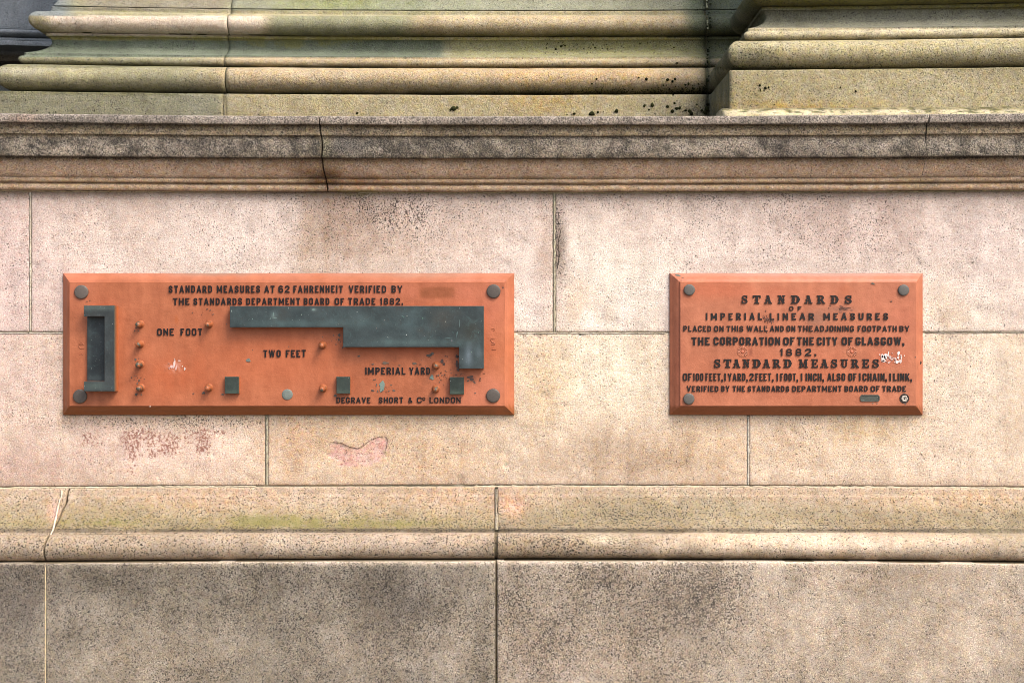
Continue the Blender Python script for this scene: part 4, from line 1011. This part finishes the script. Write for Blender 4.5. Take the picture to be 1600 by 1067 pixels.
def slab_part(root, nm, rects, depth, rgbf, side=True, inset=0.0012, base_=-TH, label=None, mat=None, sidecol=(214, 112, 52), step=.004):
    """flat bar made of abutting rectangles (photograph pixels on its own front plane): dense front with worn edges, painted sides"""
    Yf = base_ - depth; V, F, M, C = [], [], [], []
    xs = sorted({r[0] for r in rects} | {r[2] for r in rects}); ys = sorted({r[1] for r in rects} | {r[3] for r in rects})
    def inside(x, y): return any(r[0] < x < r[2] and r[1] < y < r[3] for r in rects)
    def fine(vals):
        out = []
        for a, b in zip(vals, vals[1:]):
            L = (b - a) / PX; n = max(1, int(L / step)); out += [a + (b - a) * k / n for k in range(n)]
        return out + [vals[-1]]
    fx, fy = fine(xs), fine(ys); e = .55
    occ = [[inside((fx[i] + fx[i + 1]) / 2, (fy[j] + fy[j + 1]) / 2) for i in range(len(fx) - 1)] for j in range(len(fy) - 1)]
    vid = {}
    def O(j, i): return 0 <= j < len(occ) and 0 <= i < len(occ[0]) and occ[j][i]
    def v(i, j):
        if (i, j) in vid: return vid[(i, j)]
        nb = [O(j - 1, i - 1), O(j - 1, i), O(j, i - 1), O(j, i)]
        x, y = fx[i], fy[j]; yy = Yf
        if not all(nb):
            # boundary vertex: pull in by e px towards the occupied side (small arris)
            sx = (nb[1] + nb[3]) - (nb[0] + nb[2]); sy = (nb[2] + nb[3]) - (nb[0] + nb[1])
            if sum(nb) == 3: sx = sy = 0; sx = (nb[1] + nb[3]) - (nb[0] + nb[2]); sy = (nb[2] + nb[3]) - (nb[0] + nb[1])
            x += e * (1 if sx > 0 else -1 if sx < 0 else 0); y += e * (1 if sy > 0 else -1 if sy < 0 else 0)
        vid[(i, j)] = len(V); V.append((X(x, Yf), yy, Z(y, Yf))); return vid[(i, j)]
    bedge = []
    for j in range(len(occ)):
        for i in range(len(occ[0])):
            if not occ[j][i]: continue
            F.append([v(i, j), v(i, j + 1), v(i + 1, j + 1), v(i + 1, j)]); M.append(0)
            if not O(j - 1, i): bedge.append(((i + 1, j), (i, j)))
            if not O(j + 1, i): bedge.append(((i, j + 1), (i + 1, j + 1)))
            if not O(j, i - 1): bedge.append(((i, j), (i, j + 1)))
            if not O(j, i + 1): bedge.append(((i + 1, j + 1), (i + 1, j)))
    nf = len(V); low = {}; 
    def w(p, lvl):
        key = (p, lvl)
        if key in low: return low[key]
        x, y = fx[p[0]], fy[p[1]]; yy = Yf + (.0012 if lvl == 0 else depth + .001)
        low[key] = len(V); V.append((X(x, Yf), yy, Z(y, Yf))); return low[key]
    for p, q in bedge:
        F.append([vid[p], w(p, 0), w(q, 0), vid[q]]); M.append(0)
        F.append([w(p, 0) , w(p, 1), w(q, 1), w(q, 0)]); M.append(1)
    V = np.array(V); px, py = pxy(V)
    c = rgbf(V, px, py)
    arr = np.zeros(len(V), bool); arr[nf:] = True
    c = np.where(arr[:, None], np.array([88., 92, 80]), c)
    c[[low[k] for k in low if k[1] == 1]] = sidecol
    o = mesh(nm, V, F, [mat or M_bronze, M_paintflat], root, finish(c), fm=M, smooth=False)
    if label: o['label'] = label
    return o
def bronze(V, px, py, base_=(58, 70, 72), lst=()):
    f = fbm(px, py, .03, 18); g = fbm(px, py, .1, 19)
    c = np.array(base_, float) + (f - .5)[:, None] * 34 + (g - .5)[:, None] * 24
    return blobs(c, px, py, lst, 20)
BOLT = [(.0185, -.004), (.0185, .0028), (.0178, .0044), (.0158, .0050), (.010, .0054), (.004, .0056), (.0012, .0056)]

pl1 = empty('wall_plaque', (X(451), 0, Z(648)))
props(pl1, 'wide terracotta painted metal plaque with green bronze length gauges and pegs, left on the wall', 'plaque')
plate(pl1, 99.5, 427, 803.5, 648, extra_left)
def w_(L, items, yt, yb, **k):
    for t, a, b in items: L.addw(t, a, b, yt, yb, -TH, **k)
L = Lines(); w_(L, [('STANDARD', 263.4, 331.4), ('MEASURES', 338.9, 406.4), ('AT', 413, 429), ('62', 435, 452.5), ('FAHRENHEIT', 458.2, 535.5), ('VERIFIED', 545, 603.5), ('BY', 611.7, 628.6)], 446.3, 457.4)
L.build(pl1, 'black raised words "STANDARD MEASURES AT 62 FAHRENHEIT VERIFIED BY"')
L = Lines(); w_(L, [('THE', 270, 296), ('STANDARDS', 302, 378.3), ('DEPARTMENT', 384.6, 468.7), ('BOARD', 474.6, 515), ('OF', 522.7, 538), ('TRADE', 544, 586.6), ('1882.', 593.4, 630)], 465.5, 476.3)
L.build(pl1, 'black raised words "THE STANDARDS DEPARTMENT BOARD OF TRADE 1882."')
L = Lines(); w_(L, [('ONE', 245.4, 271.6), ('FOOT', 282, 316)], 513.2, 524.2); L.build(pl1, 'black raised words "ONE FOOT"')
L = Lines(); w_(L, [('TWO', 411.5, 438.7), ('FEET', 446.5, 478)], 546.6, 557.8); L.build(pl1, 'black raised words "TWO FEET"')
L = Lines(); w_(L, [('IMPERIAL', 570.7, 633.7), ('YARD', 639.5, 672)], 573.8, 585); L.build(pl1, 'black raised words "IMPERIAL YARD"')
L = Lines(); w_(L, [('DEGRAVE', 525.5, 579), ('SHORT', 591.8, 630), ('&', 637.5, 645), ('C', 651.5, 659), ('LONDON', 671, 720)], 620.4, 629.6); w_(L, [('O', 660, 664.6)], 620.6, 625.4)
L.build(pl1, 'black raised maker line "DEGRAVE SHORT & Co LONDON"')
for x, y in ((127.5, 456.3), (771.3, 455.3), (125.5, 619), (770.6, 618)):
    lathe(pl1, 'bolt_head', x, y, -TH, BOLT, tuple(np.array((98, 90, 84)) * rnd.uniform(.85, 1.08)), M_dull)
lathe(pl1, 'filled_hole', 449, 616.3, -TH, [(.0145, -.002), (.0145, .0008), (.013, .0016), (.006, .0012), (.001, .0016)], (124, 134, 128), M_dull, n=16, label='grey green filled bolt hole low on the plate')
def pegcol(worn):
    def f(V, o):
        h = o[1] - V[:, 1]; c = np.tile(np.array([172., 100, 62]), (len(V), 1))
        n = vnoise(V[:, 0] * 180, V[:, 2] * 180 + V[:, 1] * 150, 31)
        m = (n > (.66 if not worn else .58)) & (h > .004)
        c = np.where(m[:, None], np.array([96., 88, 74]), c)
        if worn:
            m = (h > .019) & ((V[:, 0] - o[0]) < .001 + .002 * np.sin(V[:, 2] * 900)); c = np.where(m[:, None], np.array([92., 96, 84]), c)
        return finish(c)
    return f
PEG = [(.0128, -.002), (.0122, .0015), (.0100, .0032), (.0092, .006), (.0086, .014), (.0084, .021), (.0076, .0255), (.0058, .0282), (.003, .0295), (.0008, .0298)]
PEG = [(r * .86, h) for r, h in PEG]
for k, (x, y) in enumerate([(219.5, 506.5), (219.5, 537.5), (219.5, 569), (220.5, 605.5), (327, 506.5), (327, 605.5), (504.2, 539), (505, 606.5), (681.5, 571), (681, 607.5)]):
    lathe(pl1, 'peg', x, y, -TH, PEG, ORANGE, M_paint, n=20, tilt=-.06, colf=pegcol(k in (0, 2)), label='peg with its tip worn to bare metal' if k in (0, 2) else None)
bar = slab_part(pl1, 'yard_gauge', [(359, 478, 536, 511.5), (536, 478, 717, 511.5), (717, 478, 756, 511.5), (536, 511.5, 717, 542.5), (717, 511.5, 756, 542.5), (717, 542.5, 756, 576)], .026,
    lambda V, px, py: bronze(V, px, py, (58, 73, 76), [(738, 517, 15, 13, (62, 66, 58), 1.2), (733, 556, 6, 14, (128, 146, 158), 1.0), (748, 552, 5, 9, (122, 142, 150), .8), (640, 505, 20, 20, (100, 128, 132), .6), (560, 500, 25, 10, (100, 126, 128), .5),
        (470, 505, 90, 5, (98, 130, 130), .6), (690, 500, 14, 16, (82, 80, 74), .7), (650, 535, 60, 5, (112, 144, 142), .7), (490, 484, 5, 3, (150, 170, 168), 1), (427, 494, 4, 5, (132, 158, 156), .8), (370, 495, 10, 14, (72, 88, 90), .6)]), label='stepped green bronze gauge bar for one foot, two feet and the yard')
rr = random.Random(12); scr = [(427, 492, .5, 4.5, (120, 146, 142)), (430, 497, 3.5, .5, (120, 146, 142)), (423, 497, .5, 2.5, (112, 138, 134)), (489, 484, 3.4, 1.8, (116, 142, 138)), (362, 486, .5, 1.8, (150, 170, 164)), (718, 505, .7, 7, (104, 128, 128)), (714, 522, .7, 6, (96, 124, 126)), (700, 528, 5, .5, (100, 130, 132)), (636, 494, .7, .7, (190, 200, 196)), (635, 523, .8, .8, (180, 190, 186)), (606, 527, .6, 1.4, (160, 176, 172)), (558, 488, 1, .6, (160, 176, 172))]
for _ in range(46):
    x, y = rr.uniform(362, 752), rr.uniform(481, 572)
    if (y < 508 or (x > 540 and y < 539) or x > 721): scr.append((x, y, rr.uniform(.25, .6), rr.uniform(.3, 2.2), (98 + rr.randint(0, 40), 124 + rr.randint(0, 30), 122 + rr.randint(0, 30))))
chips(pl1, scr, 'scratch', 'pale scratches and specks on the green bronze bar', -TH - .026 + .0008)
for a, b, c_, d in ((351, 588.5, 373, 615), (525.5, 588.5, 547, 615), (702.5, 589, 725, 616)):
    slab_part(pl1, 'stop_block', [(a, b, c_, d)], .014, lambda V, px, py: bronze(V, px, py, (50, 64, 58), [((a + c_) / 2, d - 2, 12, 4, (108, 130, 112), .7)]))
slab_part(pl1, 'foot_gauge', [(131, 477.5, 163, 494.5), (163, 477.5, 178.6, 494.5), (163, 494.5, 178.6, 596), (163, 596, 178.6, 611.3), (131, 596, 163, 611.3)], .034,
          lambda V, px, py: bronze(V, px, py, (60, 68, 70), [(145, 603, 14, 6, (110, 134, 124), .7), (150, 481, 25, 3, (112, 132, 124), .6)]), label='c shaped green bronze gauge for one foot with orange painted sides')
slab_part(pl1, 'gauge_panel', [(136, 493, 164, 599)], .010, lambda V, px, py: bronze(V, px, py, (42, 53, 58), [(140, 545, 3, 40, (92, 106, 104), .6), (148, 590, 14, 4, (92, 112, 112), .6)]), label='dark sunken panel inside the one foot gauge')
DG, BR, GR = (96, 88, 82), (84, 66, 62), (124, 146, 138)
ch = [(596.5, 604, 4.2, 8, GR), (597.4, 609, .6, .6, GR), (674.6, 589.3, 4.4, 4.2, GR), (386.8, 563, 4.6, 3.2, (120, 128, 122)), (603, 567, 6, 2.2, (120, 104, 90)), (647.5, 567.7, 4, 1.8, (128, 112, 96)), (582.5, 569, 2.4, 1.1, DG), (624.5, 570.8, 2.0, .9, DG),
      (671.5, 555, 5.5, 2.6, DG), (676, 552.5, 2.6, 2, DG), (560.5, 556.5, 2.6, 1.6, DG), (530, 524, 2.2, 3.4, DG), (529.5, 531, 1.4, 1.8, DG), (525, 538, 1.2, 1.2, DG), (521, 524, 1.2, .9, DG), (535.6, 543.5, 1.3, 2.2, DG), (504, 526.5, .9, .9, DG),
      (690.5, 564, 2.5, 3.2, BR), (693.5, 568.5, 2.6, 2.6, BR), (696, 556.5, 1.5, .8, BR), (699, 557, 1, .9, BR), (714, 557, 2.8, 3.2, BR), (714.5, 570, 2.6, 6, BR), (716, 577.5, 3, 3, BR), (734.5, 589, 5.6, 2.4, BR), (737, 592.5, 3.6, 2.4, BR), (731, 595, 1.8, 1.6, DG), (740, 596, 2.0, 1.2, DG), (742, 598, 1.2, 1.0, DG),
      (750.5, 591, 1, 1.4, BR), (750, 594.3, 1.5, .9, BR), (742.5, 614, 1.6, .9, DG), (689, 582.5, 1.1, 1.2, BR), (695, 585.2, 1.6, 1.0, BR), (690.8, 586.2, .9, 1.2, DG), (685, 586.2, 1.5, 1.1, DG), (696, 579.3, .9, .7, DG), (687, 597, 1, .8, DG), (693.5, 600.8, .7, .7, DG), (705, 583, 1.2, .6, DG), (712.5, 585.6, 2, .7, BR), (721.5, 583.6, 1.4, .6, DG), (756.5, 583.3, 1.6, .5, BR),
      (588.3, 601.6, .9, 3.2, DG), (590.2, 611, .9, 2.6, DG), (582.5, 610, 3.4, 1.2, DG), (615, 610, 3, 1.4, DG), (585, 593, 3.6, .8, DG), (611.5, 601.3, 2.2, .8, DG), (607.5, 611, 1.4, .8, DG),
      (210, 517, 1, .9, DG), (212.5, 511.8, 1.3, 1, DG), (216, 517, .8, .8, DG), (211.5, 561.5, 1.5, 2, DG), (217, 560, .8, .8, DG), (205.3, 590, 1.2, 1, BR), (211, 587, .8, .8, DG), (217.5, 594.5, 1.4, 1.8, DG), (213, 616.5, 2.6, 2.4, DG), (214.5, 599, 1, 1.6, DG), (221, 616.6, 1.6, .9, DG),
      (318, 613.8, 2.8, 2, DG), (302.2, 615, 1.7, 1, DG), (347.5, 616, 2.4, 1.6, DG), (323.5, 483, 1.4, 1, BR), (329, 484.5, .9, .8, DG), (333, 491, 1, .8, DG), (353.5, 506.5, 1, .9, DG), (300.5, 488.5, 1, .8, DG), (136, 471, 1.2, .7, DG), (140.5, 470, 1, .8, DG), (786, 449.5, 1.2, 1.2, BR), (524, 618, 2.6, 1.8, DG), (326, 600, 1, .8, DG), (451, 541.5, 1, .8, DG), (394.5, 546.5, .9, .9, DG)]
rr = random.Random(3)
for cx, cy, s, n in ((722, 588, 22, 22), (688, 590, 12, 12), (600, 608, 16, 10), (214, 592, 8, 8), (528, 530, 8, 8), (670, 566, 24, 10), (325, 489, 9, 6)):
    for _ in range(n): ch.append((cx + rr.gauss(0, s * .6), cy + rr.gauss(0, s * .3), rr.uniform(.35, .8), rr.uniform(.3, .6), BR))
ch = [q for q in ch if not (357 < q[0] < 758 and q[1] < 511) and not (715 < q[0] < 757 and q[1] < 577)]
chips(pl1, ch, 'chipped_paint', 'small dark chips where paint has come off round the pegs and gauge ends')
sc = [(272, 569, 1.6, 6, (240, 214, 208)), (268, 573, 2.4, 3, (230, 186, 178)), (275, 575, 1.0, 4, (236, 206, 200)), (264, 575, 1.2, 2.6, (214, 160, 150)), (280.5, 563.5, 2.4, .9, (236, 208, 200)), (288.5, 576, 1.3, 2.8, (250, 240, 238)), (285, 572, .7, 1.2, (236, 208, 200)), (264, 568, 1, .8, (220, 170, 160)), (273, 562, .8, 2.5, (236, 208, 200)), (234.5, 635, 1.0, .7, (230, 214, 200))]
chips(pl1, sc, 'white_scuff', 'small whitish scrape between the pegs')
# worn casting marks near both ends (illegible raised curls)
def mark(root, pts, w, nm='casting_mark'):
    V, F = [], []; k = (D - TH) / D / PX
    for i, (x, y) in enumerate(pts):
        a = pts[max(i - 1, 0)]; b = pts[min(i + 1, len(pts) - 1)]; dx, dy = b[0] - a[0], b[1] - a[1]; l = math.hypot(dx, dy) or 1; nx, ny = -dy / l, dx / l
        for s, h in ((-1, -.0006), (-.5, .0011), (.5, .0011), (1, -.0006)):
            Y = -TH - h; V.append((X(x + nx * w * s, Y), Y, Z(y + ny * w * s, Y)))
    for i in range(len(pts) - 1):
        for q in range(3): F.append([i * 4 + q, i * 4 + q + 1, i * 4 + 5 + q, i * 4 + 4 + q])
    V = np.array(V); c, px, py = orange_col(V)
    return mesh(nm, V, F, M_paint, root, finish(c * np.array([.96, .93, .9])))
cr = lambda cx, cy, rx, ry, a0, a1, n=8: [(cx + rx * math.cos(math.radians(a0 + (a1 - a0) * i / n)), cy - ry * math.sin(math.radians(a0 + (a1 - a0) * i / n))) for i in range(n + 1)]
mark(pl1, cr(127, 538.5, 3.6, 2.8, 0, 180), .9); mark(pl1, [(123.4, 538.6), (130.6, 538.6)], .7); mark(pl1, [(123, 541), (125, 544), (127, 545), (129, 544), (131.5, 545)], .8); mark(pl1, cr(127, 554.5, 3.2, 1.6, 10, 170), .7)
mark(pl1, cr(770.5, 515, 2.8, 2, 160, -100), .8); mark(pl1, [(767, 529.5), (774, 529.5)], .8); mark(pl1, [(766.8, 531), (768.5, 534.5), (773.5, 536.5)], .8); mark(pl1, [(768, 538), (773, 538)], .8); mark(pl1, [(768.5, 546), (775, 546)], .7)

pl2 = empty('wall_plaque', (X(1243.5), 0, Z(648)))
props(pl2, 'smaller terracotta painted metal plaque filled with lines of black raised lettering, right on wall', 'plaque')
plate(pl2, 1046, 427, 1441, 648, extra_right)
L = Lines(); slab(L, [('S', 1158.5, 1168.4), ('T', 1176.5, 1188.6), ('A', 1194.3, 1206.5), ('N', 1215.3, 1227.2), ('D', 1236.2, 1249.7), ('A', 1257, 1269.5), ('R', 1276.5, 1289.6), ('D', 1297.8, 1310.2), ('S', 1320, 1331.2)], 461.5, 474.6, -TH)
L.build(pl2, 'spaced black slab letters "STANDARDS" heading the plaque')
L = Lines(); w_(L, [('O', 1233.6, 1240), ('F', 1247, 1252.6)], 478.6, 485.4, sw=.2); L.build(pl2, 'small spaced black letters "OF"')
L = Lines(); w_(L, [('IMPERIAL', 1103, 1191), ('LINEAR', 1203, 1272), ('MEASURES', 1287, 1388)], 489, 500, gap=.5, sw=.225); L.build(pl2, 'spaced black words "IMPERIAL LINEAR MEASURES"')
L = Lines(); w_(L, [('PLACED', 1068, 1111.4), ('ON', 1116, 1130.8), ('THIS', 1135.6, 1161.7), ('WALL', 1167, 1199.6), ('AND', 1203.4, 1224.8), ('ON', 1229, 1243), ('THE', 1247, 1270), ('ADJOINING', 1273, 1334.5), ('FOOTPATH', 1340.4, 1401.4), ('BY', 1405.7, 1421)], 509, 518)
L.build(pl2, 'black words "PLACED ON THIS WALL AND ON THE ADJOINING FOOTPATH BY"')
L = Lines(); w_(L, [('THE', 1080.5, 1109), ('CORPORATION', 1115, 1219.5), ('OF', 1224, 1242), ('THE', 1245.8, 1271.9), ('CITY', 1276.7, 1308.7), ('OF', 1315.4, 1333), ('GLASGOW,', 1337, 1413)], 526.6, 539.2, gap=.17, sw=.215)
L.build(pl2, 'black words "THE CORPORATION OF THE CITY OF GLASGOW,"')
L = Lines(); w_(L, [('1882.', 1218, 1276)], 544.6, 556, gap=.45, sw=.2); L.build(pl2, 'spaced black year "1882."')
L = Lines(); slab(L, [('S', 1115.6, 1126), ('T', 1131, 1143), ('A', 1145, 1157), ('N', 1160.6, 1171.6), ('D', 1176, 1188.6), ('A', 1192, 1203.6), ('R', 1207.6, 1220), ('D', 1224.5, 1237)], 561, 574.6, -TH)
slab(L, [('M', 1248.4, 1262.4), ('E', 1268, 1278), ('A', 1282, 1294.6), ('S', 1298.4, 1308.6), ('U', 1313.6, 1325), ('R', 1330, 1342.4), ('E', 1347.4, 1358), ('S', 1363, 1373.6)], 561, 574.6, -TH)
L.build(pl2, 'spaced black slab letters "STANDARD MEASURES"')
L = Lines(); w_(L, [('OF', 1067, 1081), ('100', 1082.8, 1099.3), ('FEET,', 1102.6, 1129.4), ('1', 1131, 1134.2), ('YARD,', 1137.5, 1168.4), ('2', 1171, 1178), ('FEET,', 1180.5, 1208.7), ('1', 1212.5, 1216), ('FOOT,', 1219.5, 1247), ('1', 1250.8, 1254), ('INCH,', 1259, 1287.5), ('ALSO', 1293, 1321), ('OF', 1325.6, 1338.5),
                    ('1', 1341.7, 1345), ('CHAIN,', 1348, 1386), ('1', 1389, 1392.6), ('LINK,', 1396, 1425)], 583, 595, gap=.13, sw=.185)
L.build(pl2, 'black words "OF 100 FEET, 1 YARD, 2 FEET, 1 FOOT, 1 INCH, ALSO OF 1 CHAIN, 1 LINK,"')
L = Lines(); w_(L, [('VERIFIED', 1073.5, 1122.8), ('BY', 1127.2, 1140), ('THE', 1144.8, 1164.4), ('STANDARDS', 1168.4, 1233.4), ('DEPARTMENT', 1238, 1315.4), ('BOARD', 1319.7, 1356), ('OF', 1360.6, 1374.8), ('TRADE', 1378.6, 1416)], 602.7, 611.7)
L.build(pl2, 'black words "VERIFIED BY THE STANDARDS DEPARTMENT BOARD OF TRADE"')
B2 = [(r * .80, h) for r, h in BOLT]
for x, y in ((1077, 453), (1411.5, 453.4), (1076.3, 623)):
    lathe(pl2, 'bolt_head', x, y, -TH, B2, (100, 98, 94), M_dull)
# open bolt hole with its screw showing
hb = lathe(pl2, 'bolt_hole', 1413, 622.6, -TH, [(.0135, -.001), (.0128, .0010), (.0118, .0010), (.0108, .0003)], (50, 38, 34), M_dull, n=26, label='open bolt hole missing its cap')
lathe(hb, 'screw_head', 1413.2, 622.6, -TH - .0004, [(.0094, -.0005), (.0090, .0020), (.0082, .0024), (.0055, .0024), (.0050, .0016), (.0028, .0012)], (196, 188, 176), M_dull, n=6)
lathe(hb, 'socket', 1413.2, 622.6, -TH - .0014, [(.0024, -.0005), (.0022, .0009), (.0005, .0009)], (40, 36, 34), M_dull, n=10)
# rosettes
for k, (x, y) in enumerate(((1160.4, 549.6), (1331, 549.6))):
    V, F = [], []; n = 16; Yb = -TH; kk = (D + Yb) / D / PX
    for i in range(n):
        b = len(V); a0 = 2 * math.pi * (i + .10) / n; a1 = 2 * math.pi * (i + .90) / n; am = (a0 + a1) / 2
        pts = [(3.2, a0 + .04, .0006), (3.2, a1 - .04, .0006), (8.3, a1, .0009), (9.2, am, .0005), (8.3, a0, .0009), (6.5, am, .0016)]
        for r, a, h in pts: V.append((X(x, Yb) + r * kk * math.cos(a), Yb - h, Z(y, Yb) + r * kk * math.sin(a)))
        for r, a, h in pts[:5]: V.append((X(x, Yb) + r * kk * math.cos(a), Yb + .001, Z(y, Yb) + r * kk * math.sin(a)))
        for q in range(5):
            w = (q + 1) % 5; F.append([b + q, b + w, b + 5]); F.append([b + q, b + 6 + q, b + 6 + w, b + w])
    c, px, py = orange_col(np.array(V)); ro = mesh('rosette', V, F, M_paint, pl2, finish(c), smooth=False)
    lathe(ro, 'rosette_centre', x, y, -TH, [(.0050, -.001), (.0046, .0006), (.0024, .0010), (.0006, .0011)], (206, 118, 88), M_paint, n=12)
# small blank maker's tablet
V, F = [], []
def tablet(x0, y0, x1, y1, cut, h0, h1):
    P = [(x0 + cut, y0), (x1 - cut, y0), (x1, y0 + cut), (x1, y1 - cut), (x1 - cut, y1), (x0 + cut, y1), (x0, y1 - cut), (x0, y0 + cut)][::-1]
    return [(X(a, -TH - h0), -TH - h0, Z(b, -TH - h0)) for a, b in P]
V = tablet(1344, 616.6, 1374.6, 627.4, 2.2, -.001, 0) + tablet(1344.2, 616.8, 1374.4, 627.2, 2.2, .0026, 0) + tablet(1345.4, 618, 1373.2, 626, 1.6, .0026, 0) + tablet(1345.8, 618.4, 1372.8, 625.6, 1.5, .0016, 0)
for r in range(3): F += [[r * 8 + i, r * 8 + (i + 1) % 8, r * 8 + 8 + (i + 1) % 8, r * 8 + 8 + i] for i in range(8)]
F.append([24 + i for i in range(8)])
mesh('maker_tablet', V, F, M_bronze, pl2, flat_col(len(V), (88, 94, 86)), smooth=False)['label'] = 'small dark bronze tablet at the lower edge'
rr = random.Random(9)
ch2 = [(1058.5, 430, 5, 1.3, (126, 132, 122)), (1067, 434.5, 2.4, .6, DG), (1364, 443, 4.4, 1.3, (110, 110, 100)), (1392.3, 471, 1.6, 1.0, DG), (1430.5, 558, 1.0, 1.0, BR), (1439.0, 566.5, 1.2, 2.8, (60, 50, 44)), (1415, 631.3, 1.6, .8, DG), (1364, 630, 1.4, .8, (150, 130, 112)), (1371, 630.4, 1.2, .8, (150, 130, 112))]
for i in range(26): ch2.append((rr.gauss(1200, 5), rr.gauss(500, 6), rr.uniform(.3, .7), rr.uniform(.9, 2.4), (120, 84, 74)))
for i in range(22): ch2.append((rr.gauss(1318, 10), rr.gauss(483, 3), rr.uniform(1.2, 3.2), rr.uniform(.25, .5), (120, 84, 74)))
chips(pl2, ch2, 'chipped_paint', 'small dark chips and scratches in the paint')
st = [(1380, 560, 4, 5, (246, 232, 228)), (1384, 557, 3.4, 6, (250, 240, 236)), (1388, 553, 1.6, 5, (248, 236, 232)), (1378, 556, 2.2, 4, (246, 232, 228)), (1382, 564, 4.5, 1.8, (244, 226, 220)), (1391, 558, 2, 3, (240, 214, 206)), (1404, 552, 2.2, 4.4, (250, 242, 238)), (1403.5, 559, 1.5, 3, (250, 240, 236)), (1407, 564, 3, 3.4, (248, 232, 226)), (1402, 565.5, 3, 2.4, (246, 228, 222)), (1399, 561, 2, 3, (238, 206, 196)), (1394, 561, 2.4, 1.8, (232, 190, 178)), (1408.5, 558, 1.4, 3, (244, 222, 214)), (1390, 565, 2.6, .9, (236, 200, 190))]
for i in range(26): st.append((rr.gauss(1393, 8), rr.gauss(560, 4), rr.uniform(.5, 1.2), rr.uniform(.5, 1.2), (240, 208, 198)))
chips(pl2, st, 'sticker_residue', 'torn white sticker residue beside the lettering')
